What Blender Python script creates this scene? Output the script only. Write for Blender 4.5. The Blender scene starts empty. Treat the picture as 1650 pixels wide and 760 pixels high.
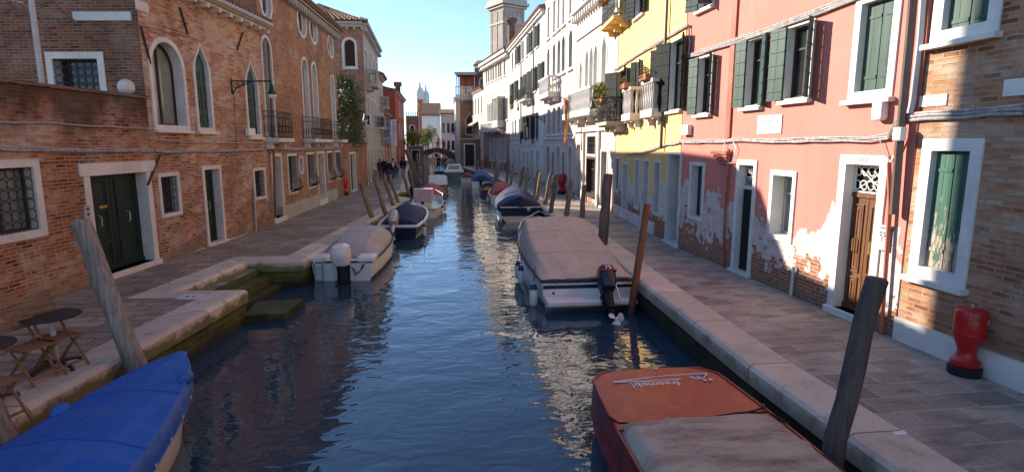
import bpy, bmesh, math, random
from mathutils import Vector, Matrix, noise as mnoise
from mathutils.geometry import tessellate_polygon
random.seed(7)
R = math.radians
C = bpy.context.scene.collection
sc = bpy.context.scene

# ------------------------------------------------------------------ camera, sky, sun, exposure
cam_d = bpy.data.cameras.new('camera'); cam = bpy.data.objects.new('camera', cam_d); C.objects.link(cam)
CAMZ = 3.7; F_PX = 916.0
PITCH = math.atan((380-230)/F_PX); YAW = math.atan((825-700)*math.cos(PITCH)/F_PX)
cam.location = (0, 0, CAMZ); cam.rotation_euler = (math.pi/2-PITCH, 0, -YAW)
cam_d.sensor_width = 36; cam_d.lens = 36*F_PX/1650; cam_d.clip_end = 3000; cam_d.clip_start = .05
sc.camera = cam
SUN_AZ = R(35); SUN_EL = R(23)          # the sun stands to the left, 35 degrees ahead of square-on
world = bpy.data.worlds.new('World'); sc.world = world; world.use_nodes = True
wn = world.node_tree.nodes; wl = world.node_tree.links
sky = wn.new('ShaderNodeTexSky'); sky.sky_type = 'NISHITA'; sky.sun_disc = False
sky.sun_elevation = SUN_EL; sky.sun_rotation = -(math.pi/2-SUN_AZ)
sky.altitude = 0; sky.air_density = .72; sky.dust_density = 0.0; sky.ozone_density = 2.4
bg = wn['Background']; bg.inputs[1].default_value = .125
wl.new(sky.outputs[0], bg.inputs[0])
sun_d = bpy.data.lights.new('sun', 'SUN'); sun_d.energy = 5.0; sun_d.angle = R(.5); sun_d.color = (1, .9, .76)
sun = bpy.data.objects.new('sun', sun_d); C.objects.link(sun)
tosun = Vector((-math.cos(SUN_AZ)*math.cos(SUN_EL), math.sin(SUN_AZ)*math.cos(SUN_EL), math.sin(SUN_EL)))
sun.rotation_euler = tosun.to_track_quat('Z', 'Y').to_euler(); sun.location = (-30, 30, 40)
sc.view_settings.view_transform = 'Standard'; sc.view_settings.look = 'None'
sc.view_settings.gamma = 1; sc.view_settings.use_curve_mapping = False
sc.view_settings.exposure = 1.28
sc.render.engine = 'CYCLES'; sc.cycles.max_bounces = 6; sc.cycles.diffuse_bounces = 4; sc.cycles.glossy_bounces = 3
sc.cycles.caustics_reflective = False; sc.cycles.caustics_refractive = False
sc.cycles.sample_clamp_indirect = 6

# ------------------------------------------------------------------ surveying: photo pixels onto known planes of the place
_fw = Vector((math.sin(YAW)*math.cos(PITCH), math.cos(YAW)*math.cos(PITCH), -math.sin(PITCH)))
_rt = Vector((math.cos(YAW), -math.sin(YAW), 0)); _up = _rt.cross(_fw); _cp = Vector((0, 0, CAMZ))
def ray(x, y): return _fw+_rt*((x-825)/F_PX)-_up*((y-380)/F_PX)
def onz(x, y, z=.7):
    d = ray(x, y); return _cp+d*((z-CAMZ)/d.z)
def ony(x, y, Y):
    d = ray(x, y); return _cp+d*(Y/d.y)
def onplane(x, y, p0, p1):
    d = ray(x, y); n = Vector((p1[1]-p0[1], -(p1[0]-p0[0]), 0))
    return _cp+d*(n.dot(Vector((p0[0], p0[1], 0))-_cp)/n.dot(d))
GZ = .7

# ------------------------------------------------------------------ materials
MATS = {}
class NT:
    def __init__(s, name):
        s.m = bpy.data.materials.new(name); s.m.use_nodes = True; s.t = s.m.node_tree; s.n = s.t.nodes; s.l = s.t.links
        s.b = s.n['Principled BSDF']; s._c = None; s._uv = None
    def new(s, typ, **k):
        n = s.n.new('ShaderNode'+typ)
        for a, v in k.items(): setattr(n, a, v)
        return n
    def lk(s, a, b): s.l.new(a, b)
    @property
    def obj(s):
        if not s._c:
            tc = s.new('TexCoord'); oi = s.new('ObjectInfo')
            mul = s.new('Math', operation='MULTIPLY'); mul.inputs[1].default_value = 37.0; s.lk(oi.outputs['Random'], mul.inputs[0])
            s._z = tc.outputs['Object']; ad = s.new('VectorMath', operation='ADD')
            s.lk(tc.outputs['Object'], ad.inputs[0]); s.lk(mul.outputs[0], ad.inputs[1]); s._c = ad.outputs[0]
        return s._c
    @property
    def rawobj(s): s.obj; return s._z
    @property
    def uv(s):
        if not s._uv: s._uv = s.new('UVMap').outputs[0]
        return s._uv
    def noise(s, scale, detail=4, rough=.55, vec=None, stretch=None, dist=0):
        n = s.new('TexNoise'); n.inputs['Scale'].default_value = scale; n.inputs['Detail'].default_value = detail
        n.inputs['Roughness'].default_value = rough; n.inputs['Distortion'].default_value = dist
        v = vec or s.obj
        if stretch:
            mp = s.new('Mapping'); mp.inputs['Scale'].default_value = stretch; s.lk(v, mp.inputs['Vector']); v = mp.outputs[0]
        s.lk(v, n.inputs['Vector']); return n.outputs['Fac']
    def ramp(s, fac, *stops, interp='LINEAR'):
        r = s.new('ValToRGB'); e = r.color_ramp.elements; r.color_ramp.interpolation = interp
        while len(e) < len(stops): e.new(.5)
        for i, (p, c) in enumerate(stops):
            e[i].position = p; e[i].color = (*c, 1) if isinstance(c, tuple) else (c, c, c, 1)
        s.lk(fac, r.inputs[0]); return r.outputs[0]
    def mix(s, fac, a, b, mode='MIX'):
        m = s.new('MixRGB', blend_type=mode)
        for i, v in ((0, fac), (1, a), (2, b)):
            if isinstance(v, (int, float)): m.inputs[i].default_value = v if i == 0 else (v, v, v, 1)
            elif isinstance(v, tuple): m.inputs[i].default_value = (*v, 1)
            else: s.lk(v, m.inputs[i])
        return m.outputs[0]
    def math(s, op, a, b=0.0, clamp=False):
        m = s.new('Math', operation=op, use_clamp=clamp)
        for i, v in ((0, a), (1, b)):
            if isinstance(v, (int, float)): m.inputs[i].default_value = v
            else: s.lk(v, m.inputs[i])
        return m.outputs[0]
    def bump(s, h, strength=.5, dist=.01, prev=None):
        b = s.new('Bump'); b.inputs['Strength'].default_value = strength; b.inputs['Distance'].default_value = dist
        s.lk(h, b.inputs['Height'])
        if prev: s.lk(prev, b.inputs['Normal'])
        return b.outputs[0]
    def out(s, col=None, rough=.8, nrm=None, spec=.3, metal=0):
        if isinstance(col, tuple): s.b.inputs['Base Color'].default_value = (*col, 1)
        elif col is not None: s.lk(col, s.b.inputs['Base Color'])
        if isinstance(rough, (int, float)): s.b.inputs['Roughness'].default_value = rough
        else: s.lk(rough, s.b.inputs['Roughness'])
        s.b.inputs['Specular IOR Level'].default_value = spec; s.b.inputs['Metallic'].default_value = metal
        if nrm: s.lk(nrm, s.b.inputs['Normal'])
        return s.m
    def sep(s, vec):
        x = s.new('SeparateXYZ'); s.lk(vec, x.inputs[0]); return x.outputs

def sh(c, k): return tuple(min(1, v*k) for v in c)
def plain(name, col, rough=.7, var=.25, scale=3.0, bump=.15, bscale=40, spec=.3, metal=0, fine=True):
    if name in MATS: return MATS[name]
    t = NT(name)
    n = t.noise(scale, 5, .6)
    c = t.mix(t.ramp(n, (.3, 0.0), (.72, 1.0)), sh(col, 1-var), sh(col, 1+var*.7))
    nrm = None
    if bump: nrm = t.bump(t.noise(bscale, 3), bump, .01)
    MATS[name] = t.out(c, rough, nrm, spec, metal); return MATS[name]

def brick(t, c1, c2, mortar, w=.25, h=.072, ms=.011, vec=None):
    b = t.new('TexBrick'); b.offset = .5
    for k, v in (('Scale', 1.0), ('Mortar Size', ms), ('Mortar Smooth', .25), ('Bias', 0.0), ('Brick Width', w), ('Row Height', h)): b.inputs[k].default_value = v
    b.inputs['Color1'].default_value = (*c1, 1); b.inputs['Color2'].default_value = (*c2, 1); b.inputs['Mortar'].default_value = (*mortar, 1)
    wob = t.new('VectorMath', operation='ADD')        # hand-laid courses wander a little
    nn = t.new('TexNoise'); nn.inputs['Scale'].default_value = 1.3; t.lk(vec or t.uv, nn.inputs['Vector'])
    sc_ = t.new('VectorMath', operation='SCALE'); sc_.inputs['Scale'].default_value = .03; t.lk(nn.outputs['Color'], sc_.inputs[0])
    t.lk(vec or t.uv, wob.inputs[0]); t.lk(sc_.outputs[0], wob.inputs[1]); t.lk(wob.outputs[0], b.inputs['Vector'])
    return b
def brick_mat(name, cols, mortar, zone=.35, zsc=.5, dirt=.5, foot=True, bumps=.9, top=None, lime=.35, zh=0.0):
    """cols: dark to pale; every brick takes its own tone and whole zones of the wall lean paler or redder"""
    t = NT(name); b = brick(t, (0, 0, 0), (1, 1, 1), (.5, .5, .5), ms=.013)
    fine = t.noise(11, 4, .65, t.uv, (1, 2.5, 1)); z = t.sep(t.rawobj)[2]
    r = t.math('ADD', t.math('MULTIPLY', t.sep(b.outputs['Color'])[0], .62), t.math('MULTIPLY', fine, .38))
    zn = t.math('MULTIPLY', t.math('SUBTRACT', t.noise(zsc, 5, .6, t.uv), .5), zone*7)
    r = t.math('ADD', r, zn)
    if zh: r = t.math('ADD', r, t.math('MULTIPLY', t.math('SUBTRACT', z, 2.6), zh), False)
    n = len(cols); col = t.ramp(r, *[(.08+.84*i/(n-1), c) for i, c in enumerate(cols)])
    mo = t.mix(t.noise(2.0, 4, .6, t.uv), sh(mortar, .65), sh(mortar, 1.2))
    col = t.mix(b.outputs['Fac'], col, mo)
    lm = t.noise(.9, 7, .7, t.uv, (1, 1.6, 1)); col = t.mix(t.ramp(lm, (.49, 0.0), (.6, lime)), col, (.56, .47, .38))
    dm = t.noise(.45, 6, .7, t.uv, (1.4, .45, 1)); col = t.mix(t.ramp(dm, (.48, 0.0), (.64, dirt)), col, (.075, .055, .04))
    if top:
        tm = t.math('ADD', t.math('SUBTRACT', z, top), t.math('MULTIPLY', t.math('SUBTRACT', t.noise(.9, 6, .7, t.uv, (1, .5, 1)), .5), 2.6)); col = t.mix(t.ramp(tm, (-.1, 0.0), (.7, .8)), col, (.045, .032, .02))
    if foot:
        fm = t.math('SUBTRACT', t.math('MULTIPLY', t.noise(2.2, 5, .6, t.uv), .9), z); col = t.mix(t.ramp(fm, (.05, 0.0), (.4, .6)), col, (.2, .17, .11))
    h = t.math('ADD', t.math('MULTIPLY', b.outputs['Fac'], -1.0), t.math('MULTIPLY', fine, .9))
    return t.out(col, .9, t.bump(h, bumps, .02), .15)

def plaster_mat(name, col, grey=None, h_grey=1.6, h_brick=.7, amp=1.0, dirt=.25, streak=.3):
    """lime plaster that has fallen off towards the foot: paint, then bare render, then brick"""
    t = NT(name)
    n1 = t.noise(.7, 5, .6, t.uv); n2 = t.noise(6, 4, .6, t.uv); st = t.noise(2.4, 4, .6, t.uv, (2.2, .22, 1))
    c = t.mix(t.ramp(n1, (.3, 0.0), (.7, 1.0)), sh(col, .9), sh(col, 1.07))
    c = t.mix(t.ramp(st, (.5, 0.0), (.75, streak)), c, sh(col, .66))
    c = t.mix(t.ramp(n2, (.62, 0.0), (.75, dirt)), c, sh(col, 1.25))
    h = t.math('MULTIPLY', n2, .15)
    if grey:
        z = t.sep(t.rawobj)[2]
        big = t.noise(.55, 3, .5, t.uv, (1.3, .8, 1)); edge = t.noise(3.5, 6, .62, t.uv)
        mm = t.math('ADD', t.math('MULTIPLY', t.math('SUBTRACT', big, .5), 4.2*amp), t.math('MULTIPLY', t.math('SUBTRACT', edge, .5), 1.0*amp))
        gz = t.math('SUBTRACT', t.math('ADD', mm, h_grey), z)
        gm = t.ramp(gz, (-.03, 0.0), (.05, .92))
        bz = t.math('SUBTRACT', t.math('ADD', t.math('MULTIPLY', mm, .55), h_brick), z)
        patch = t.math('MULTIPLY', t.math('SUBTRACT', t.noise(4.5, 5, .65, t.uv), .57), 2.5)
        bm = t.ramp(t.math('ADD', bz, patch), (.0, 0.0), (.06, 1.0))
        b = brick(t, (.33, .12, .06), (.22, .075, .04), (.36, .29, .22))
        bc = t.mix(.5, b.outputs['Color'], t.ramp(n2, (.3, .5), (.7, 1.5)), 'MULTIPLY')
        gcol = t.mix(t.ramp(n2, (.35, 0.0), (.65, 1.0)), sh(grey, .78), sh(grey, 1.12))
        c = t.mix(gm, c, gcol); c = t.mix(bm, c, bc)
        foot = t.math('SUBTRACT', t.math('MULTIPLY', n2, .6), z)
        c = t.mix(t.ramp(foot, (.0, 0.0), (.4, .7)), c, (.16, .13, .1))
        h = t.math('ADD', h, t.math('MULTIPLY', gm, -.8)); h = t.math('ADD', h, t.math('MULTIPLY', bm, -.8))
        h = t.math('SUBTRACT', h, t.math('MULTIPLY', t.math('MULTIPLY', bm, b.outputs['Fac']), .8))
    return t.out(c, .9, t.bump(h, .7, .02), .15)

def stone_mat(name, col, stain=(.3, .27, .22), amt=.6, rough=.75):
    t = NT(name); n = t.noise(2.2, 6, .65); f = t.noise(28, 3, .6)
    c = t.mix(t.ramp(n, (.35, 0.0), (.7, 1.0)), sh(col, .8), sh(col, 1.08))
    c = t.mix(t.ramp(t.noise(1.1, 6, .7), (.55, 0.0), (.75, amt)), c, stain)
    c = t.mix(t.ramp(f, (.6, 0.0), (.72, .35)), c, stain)
    return t.out(c, rough, t.bump(f, .25, .01), .3)

def wood_mat(name, col, dark=.45, rough=.75, axis=(14, 14, .8), wet=None):
    t = NT(name); g = t.noise(2.0, 5, .6, None, axis); n = t.noise(1.6, 4, .6)
    c = t.mix(t.ramp(g, (.32, 0.0), (.68, 1.0)), sh(col, dark), sh(col, 1.2))
    c = t.mix(t.ramp(n, (.4, 0.0), (.7, .5)), c, sh(col, .5))
    if wet is not None:
        z = t.sep(t.rawobj)[2]; c = t.mix(t.ramp(t.math('SUBTRACT', t.math('MULTIPLY', t.noise(4, 4), .5), z), (wet, 0.0), (wet+.15, .85)), c, (.03, .032, .015))
    return t.out(c, rough, t.bump(g, .9 if wet is not None else .5, .02 if wet is not None else .01), .25)

def tarp_mat(name, col, dirtc=(.22, .17, .1), dirt=.0, rough=.55, fold=.5, fs=2.2, pull=.35, ps=(5, .7, 1)):
    t = NT(name); n = t.noise(1.7, 6, .65)
    c = t.mix(t.ramp(n, (.3, 0.0), (.7, 1.0)), sh(col, .88), sh(col, 1.08))
    if dirt:
        d = t.noise(1.5, 7, .72, None, (.8, 2.6, 1)); c = t.mix(t.ramp(d, (.45, 0.0), (.7, dirt)), c, dirtc)
        sp = t.noise(34, 2, .5); c = t.mix(t.ramp(sp, (.68, 0.0), (.74, dirt*.6)), c, sh(dirtc, .6))
    w = t.noise(fs, 4, .5, None, (1, 1, 1), 1.2)
    return t.out(c, rough, t.bump(t.noise(90, 2), .08, .004, t.bump(w, fold, .06, t.bump(t.noise(1.0, 3, .5, None, ps, .4), pull, .07))), .3)

def tile_mat(name):
    t = NT(name); uv = t.sep(t.uv)
    w = t.math('SINE', t.math('MULTIPLY', uv[0], 2*math.pi/.2)); rows = t.math('FRACT', t.math('MULTIPLY', uv[1], 3.0))
    cell = t.noise(4.6, 2, .5, t.uv); n = t.noise(.9, 5, .7, t.uv)
    c = t.mix(t.ramp(cell, (.35, 0.0), (.65, 1.0)), (.2, .1, .065), (.38, .21, .13))
    c = t.mix(t.ramp(n, (.45, 0.0), (.7, .7)), c, (.13, .11, .09))
    h = t.math('ADD', w, t.math('MULTIPLY', rows, -.7))
    return t.out(c, .9, t.bump(h, 1.0, .05), .1)

M = {}
BR = [(.085, .03, .02), (.24, .062, .028), (.35, .115, .05), (.4, .18, .09), (.5, .33, .22)]
M['brick_left'] = brick_mat('brick_left', BR, (.38, .27, .18), .22, .55, .3, top=3.1, lime=.5)
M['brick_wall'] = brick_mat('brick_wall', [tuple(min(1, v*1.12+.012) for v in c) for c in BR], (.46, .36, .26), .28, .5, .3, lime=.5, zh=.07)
M['brick_orange'] = brick_mat('brick_orange', [(.2, .075, .04), (.34, .12, .055), (.42, .17, .075), (.46, .25, .14)], (.42, .3, .19), .2, .5, .4, lime=.25)
M['brick_dark'] = brick_mat('brick_dark', [(.06, .03, .022), (.15, .06, .04), (.24, .1, .06)], (.25, .19, .15), .2, dirt=.6, lime=.1)
M['brick_red'] = brick_mat('brick_red', [(.07, .028, .02), (.15, .052, .032), (.23, .08, .045), (.28, .125, .08)], (.26, .19, .14), .2, dirt=.7, lime=.15)
M['brick_tan'] = brick_mat('brick_tan', [(.16, .065, .035), (.32, .125, .06), (.4, .17, .08), (.4, .225, .13), (.44, .32, .22)], (.34, .25, .175), .2, .6, .45, lime=.35)
M['brick_garden'] = brick_mat('brick_garden', [(.2, .06, .035), (.36, .105, .05), (.42, .15, .075), (.44, .24, .15)], (.38, .26, .18), .2, dirt=.4, lime=.25)
M['brick_end'] = brick_mat('brick_end', [(.16, .07, .045), (.3, .12, .07), (.37, .17, .1), (.42, .26, .17)], (.38, .29, .22), .2, dirt=.4, lime=.25)
M['pink'] = plaster_mat('pink_plaster', (.58, .2, .158), (.54, .49, .44), 1.5, .85, 1.0)
M['yellow'] = plaster_mat('yellow_plaster', (.75, .5, .2), (.6, .56, .52), 1.5, 1.0, .8)
M['white'] = plaster_mat('white_plaster', (.62, .6, .57), (.6, .52, .48), 1.2, .4, .6, streak=.15)
M['rose'] = plaster_mat('rose_plaster', (.57, .46, .41), (.6, .52, .48), 1.2, .5, .6, streak=.2)
M['cream'] = plaster_mat('cream_plaster', (.72, .66, .54), (.5, .42, .36), .9, .3, .5)
M['beige'] = plaster_mat('beige_plaster', (.6, .48, .4), (.4, .24, .18), 4.0, 1.6, .35)
M['red_far'] = plaster_mat('red_plaster', (.42, .085, .05), None)
M['ochre'] = plaster_mat('ochre_plaster', (.62, .42, .2), None)
M['stucco_grey'] = plaster_mat('grey_stucco', (.45, .37, .3), (.42, .3, .23), 2.2, .9, .9)
M['brown_wall'] = plaster_mat('brown_plaster', (.2, .15, .12), (.26, .2, .16), 1.2, .4, .8)
M['white_far'] = plaster_mat('pale_plaster', (.7, .67, .65), None)
M['stone'] = stone_mat('istrian_stone', (.66, .6, .55))
M['stone_w'] = stone_mat('white_stone', (.66, .63, .59), (.36, .32, .27), amt=.45)
M['stone_d'] = stone_mat('weathered_stone', (.42, .38, .33), (.16, .13, .1), .7)
M['tile'] = tile_mat('roof_tiles')
M['green'] = wood_mat('green_paint', (.042, .08, .064), .75, .5, (9, 9, .5))
M['green_dk'] = wood_mat('dark_green_paint', (.012, .026, .021), .7, .4, (9, 9, .5))
M['green_blk'] = wood_mat('black_green_paint', (.008, .013, .011), .7, .75, (9, 9, .5))
M['door_wood'] = wood_mat('varnished_wood', (.17, .07, .03), .35, .5, (22, 22, .9))
M['door_brown'] = wood_mat('dark_brown_wood', (.055, .035, .025), .5, .6)
M['wood_post'] = wood_mat('weathered_post_wood', (.27, .2, .14), .4, .85, wet=.12)
M['wood_post_grey'] = wood_mat('grey_post_wood', (.33, .29, .25), .45, .85, wet=.25)
M['wood_post_dark'] = wood_mat('dark_post_wood', (.19, .14, .115), .4, .85, wet=.12)
M['wood_brown'] = wood_mat('brown_post_paint', (.27, .1, .045), .6, .4)
M['wood_black'] = wood_mat('charcoal_post_wood', (.1, .08, .075), .6, .7)
M['teak'] = wood_mat('teak', (.3, .16, .075), .5, .6, (20, 20, 20))
M['iron'] = plain('iron', (.025, .025, .027), .55, .3, 6, .2, 60, .4)
M['iron_green'] = plain('green_iron', (.012, .05, .035), .45, .3, 6, .1, 60, .4)
M['lead'] = plain('grey_pipe', (.42, .4, .4), .5, .2)
M['copper'] = plain('brown_pipe', (.1, .06, .045), .45, .25, 4, .05, 40, .5)
M['red_pipe'] = plain('red_pipe', (.36, .11, .07), .55, .3)
M['cable'] = plain('grey_cable', (.36, .33, .32), .6, .45, 12, .4, 60)
M['cable_dk'] = plain('dark_cable', (.09, .08, .075), .6, .4, 12, .3, 60)
M['white_plastic'] = plain('white_plastic', (.72, .71, .66), .45, .08, 4, .03)
M['glass_dk'] = plain('dark_glass', (.018, .022, .024), .06, .4, 1.5, .02, 3, .5)
M['glass_lt'] = plain('curtained_glass', (.2, .23, .2), .08, .35, 2.0, .02, 3, .5)
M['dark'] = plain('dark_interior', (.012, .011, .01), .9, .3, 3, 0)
M['curtain'] = plain('curtain', (.5, .47, .42), .8, .2, 6, .2, 9)
M['terracotta'] = plain('terracotta', (.42, .15, .075), .8, .25)
M['red_paint'] = plain('red_paint', (.42, .012, .01), .35, .3, 3, .06, 30, .5)
M['black_rubber'] = plain('black_rubber', (.014, .014, .016), .5, .3)
M['hull_white'] = plain('white_gelcoat', (.74, .71, .66), .3, .14, 2.2, .05, 15, .5)
M['hull_cream'] = plain('cream_gelcoat', (.62, .55, .44), .35, .18, 2.2, .05, 15, .5)
M['hull_navy'] = plain('navy_gelcoat', (.012, .018, .045), .22, .3, 2, .03, 15, .5)
M['hull_red'] = plain('dark_red_paint', (.22, .012, .018), .4, .35, 2.5, .1, 20, .45)
M['hull_black'] = plain('black_boat_paint', (.012, .012, .014), .3, .3, 2, .05)
M['hull_brown'] = plain('brown_boat_paint', (.09, .035, .025), .5, .35)
M['hull_olive'] = plain('weathered_hull', (.3, .28, .23), .6, .3)
M['deck_grey'] = plain('pale_deck', (.55, .53, .51), .8, .15, 3, .1)
M['silver'] = plain('silver_paint', (.45, .44, .43), .35, .15, 5, .03, 30, .5, .4)
M['steel'] = plain('steel_rail', (.6, .6, .6), .25, .1, 5, 0, 30, .5, .9)
M['motor_dk'] = plain('graphite_cowl', (.018, .018, .03), .3, .2, 3, .02, 30, .5)
M['gold'] = plain('brass', (.5, .33, .1), .35, .2, 5, 0, 30, .5, .8)
M['tarp_blue'] = tarp_mat('blue_tarpaulin', (.018, .1, .38), (.2, .22, .26), .22, rough=.5, fold=.55, fs=2.6)
M['tarp_grey'] = tarp_mat('grey_canvas', (.42, .38, .36), (.25, .2, .15), .25, .7)
M['tarp_navy'] = tarp_mat('navy_canvas', (.015, .022, .065), rough=.7)
M['tarp_navy2'] = tarp_mat('blue_canvas', (.05, .085, .25), rough=.7)
M['tarp_cream'] = tarp_mat('taupe_canvas', (.5, .39, .31), (.3, .22, .14), .35, .7, .8, 1.5)
M['tarp_beige'] = tarp_mat('beige_canvas', (.54, .46, .35), (.26, .2, .13), .6, .75)
M['tarp_dirty'] = tarp_mat('stained_canvas', (.45, .35, .26), (.13, .075, .03), .9, .75, .2, 3)
M['tarp_lilac'] = tarp_mat('lilac_canvas', (.44, .34, .4), rough=.7)
M['tarp_red'] = tarp_mat('red_canvas', (.33, .045, .035), (.3, .14, .08), .3, .7)
M['tarp_maroon'] = tarp_mat('maroon_canvas', (.16, .018, .03), rough=.7)
M['leaf_dk'] = plain('dark_leaves', (.06, .08, .03), .6, .5, 2.5, 0, spec=.3)
M['leaf_lt'] = plain('bright_leaves', (.24, .28, .04), .6, .45, 2.5, 0, spec=.3)
M['leaf_yel'] = plain('yellow_green_leaves', (.2, .18, .03), .6, .45, 5, 0, spec=.3)
M['leaf_mid'] = plain('mid_green_leaves', (.12, .14, .045), .6, .5, 3, 0, spec=.3)
M['petal'] = plain('flower_petals', (.5, .1, .14), .6, .8, 20, 0)
M['bark'] = wood_mat('bark', (.1, .075, .055))
M['ink'] = plain('grey_ink', (.33, .31, .3), .8, .2, 9, 0)
M['ink_dk'] = plain('dark_ink', (.06, .055, .055), .7, .2, 9, 0)
M['white_ink'] = plain('white_lettering', (.75, .74, .72), .5, .1, 6, 0)
M['shop_lamp'] = NT('warm_lamp').m
_b = M['shop_lamp'].node_tree.nodes['Principled BSDF']; _b.inputs['Emission Color'].default_value = (1, .35, .12, 1); _b.inputs['Emission Strength'].default_value = 3
def m_shutter_peeled():
    t = NT('peeling_green_paint'); z = t.sep(t.rawobj)[2]
    n = t.noise(5, 6, .7, None, (3, 3, .7)); g = t.noise(3, 5, .6, None, (18, 18, .6))
    c = t.mix(t.ramp(g, (.3, 0.0), (.7, 1.0)), (.03, .085, .06), (.06, .14, .1))
    wood = t.mix(g, (.3, .17, .09), (.5, .42, .35))
    low = t.math('SUBTRACT', 1.05, t.math('MULTIPLY', z, .45)); m = t.math('ADD', t.math('MULTIPLY', n, 1.0), t.math('MULTIPLY', low, .42))
    return t.out(t.mix(t.ramp(m, (.62, 0.0), (.67, .9)), c, wood), .7, t.bump(g, .4, .01), .3)
M['green_peel'] = m_shutter_peeled()
def m_orange():
    t = NT('faded_orange_paint'); n = t.noise(1.3, 6, .65); f = t.noise(7, 5, .65)
    c = t.mix(t.ramp(n, (.35, 0.0), (.65, 1.0)), (.36, .036, .018), (.43, .075, .022))
    c = t.mix(t.ramp(f, (.55, 0.0), (.68, .6)), c, (.4, .16, .06))
    c = t.mix(t.ramp(t.noise(2.6, 7, .75), (.62, 0.0), (.66, .5)), c, (.2, .03, .03))
    c = t.mix(t.ramp(t.noise(16, 3, .6), (.72, 0.0), (.76, .5)), c, (.1, .03, .03))
    return t.out(c, t.ramp(f, (.3, .3), (.7, .55)), t.bump(f, .12, .01), .4)
M['orange'] = m_orange()
def m_paving(name, c1, c2, mort, w, h):
    t = NT(name); b = brick(t, c1, c2, mort, w, h, .012); b.offset = .5
    n = t.noise(.7, 6, .65, t.uv); f = t.noise(18, 4, .6, t.uv); sp = t.noise(2.3, 2, .5, t.uv, (.8, 2.6, 1))
    c = t.mix(.5, b.outputs['Color'], t.ramp(f, (.3, .6), (.7, 1.3)), 'MULTIPLY')
    c = t.mix(t.ramp(sp, (.5, 0.0), (.72, .65)), c, sh(c2, .6)); c = t.mix(t.ramp(n, (.45, 0.0), (.75, .45)), c, (.07, .06, .05))
    hgt = t.math('ADD', t.math('MULTIPLY', b.outputs['Fac'], -1.2), t.math('MULTIPLY', f, .35))
    return t.out(c, t.ramp(n, (.3, .5), (.7, .85)), t.bump(hgt, .7, .012), .4)
M['paving_left'] = m_paving('trachyte_paving_left', (.41, .315, .225), (.23, .175, .13), (.05, .04, .032), .62, .3)
M['paving_right'] = m_paving('trachyte_paving_right', (.42, .35, .28), (.22, .175, .135), (.46, .4, .33), .62, .36)
def m_kerb(name, moss):
    t = NT(name); uv = t.sep(t.uv); n = t.noise(1.4, 6, .65); f = t.noise(22, 4, .6)
    c = t.mix(t.ramp(n, (.3, 0.0), (.7, 1.0)), (.47, .385, .295), (.63, .52, .405))
    c = t.mix(t.ramp(f, (.6, 0.0), (.7, .55)), c, (.2, .16, .13)); c = t.mix(t.ramp(t.noise(3.2, 7, .75), (.54, 0.0), (.72, .6)), c, (.16, .13, .1)); blk = t.new('TexWhiteNoise', noise_dimensions='1D'); t.lk(t.math('FLOOR', t.math('MULTIPLY', uv[0], 1/1.9)), blk.inputs['W']); c = t.mix(.3, c, t.mix(blk.outputs['Value'], 0.45, 1.5), 'MULTIPLY')
    fr = t.math('FRACT', t.math('MULTIPLY', uv[0], 1/1.9))
    j = t.math('LESS_THAN', fr, .013); c = t.mix(t.math('MULTIPLY', j, .75), c, (.08, .065, .05))
    z = t.sep(t.rawobj)[2]; mm = t.math('SUBTRACT', t.math('MULTIPLY', t.noise(3.2, 6, .65), .55), t.math('SUBTRACT', z, .36))
    c = t.mix(t.ramp(mm, (.0, 0.0), (.1, moss)), c, t.mix(t.noise(5, 4), (.045, .04, .012), (.16, .17, .03)))
    h = t.math('SUBTRACT', t.math('MULTIPLY', f, .3), t.math('MULTIPLY', j, 1.5))
    return t.out(c, .7, t.bump(h, .5, .012), .35)
M['kerb_left'] = m_kerb('kerb_stone_mossy', .85); M['kerb_right'] = m_kerb('kerb_stone', .45)
def m_quay(name, c1, c2):
    t = NT(name); b = brick(t, c1, c2, sh(c2, .4), .5, .13, .012); z = t.sep(t.rawobj)[2]
    n = t.noise(1.6, 6, .65); m = t.math('SUBTRACT', t.math('MULTIPLY', t.noise(2.2, 5, .6), .5), z)
    c = t.mix(t.ramp(n, (.4, 0.0), (.7, .8)), b.outputs['Color'], sh(c1, 1.6))
    c = t.mix(t.ramp(m, (-.0, 0.0), (.25, .9)), c, (.012, .013, .007))
    return t.out(c, .7, t.bump(t.math('ADD', t.math('MULTIPLY', b.outputs['Fac'], -1), n), .8, .03), .35)
M['quay_left'] = m_quay('mossy_quay_wall', (.075, .085, .016), (.045, .04, .016)); M['quay_right'] = m_quay('dark_quay_wall', (.03, .032, .014), (.02, .018, .012))
def m_water():
    t = NT('canal_water'); tc = t.new('TexCoord'); v = tc.outputs['Object']
    a = t.noise(.75, 1, .4, v, (1.0, 1.5, 1), .8); b = t.noise(2.4, 1, .4, v, (1.0, 1.8, 1), 1.0); c = t.noise(7, 1, .4, v, (1, 1.5, 1), .5)
    patch = t.noise(.14, 2, .5, v)
    h = t.math('ADD', t.math('MULTIPLY', a, 1.0), t.math('MULTIPLY', b, .34)); h = t.math('ADD', h, t.math('MULTIPLY', c, .06))
    h = t.math('MULTIPLY', h, t.ramp(patch, (.34, .4), (.64, 1.15)))
    m = t.out((.016, .044, .07), .0, t.bump(h, 1.0, .027), .5); t.b.inputs['IOR'].default_value = 1.6
    return m
M['water'] = m_water()

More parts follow.
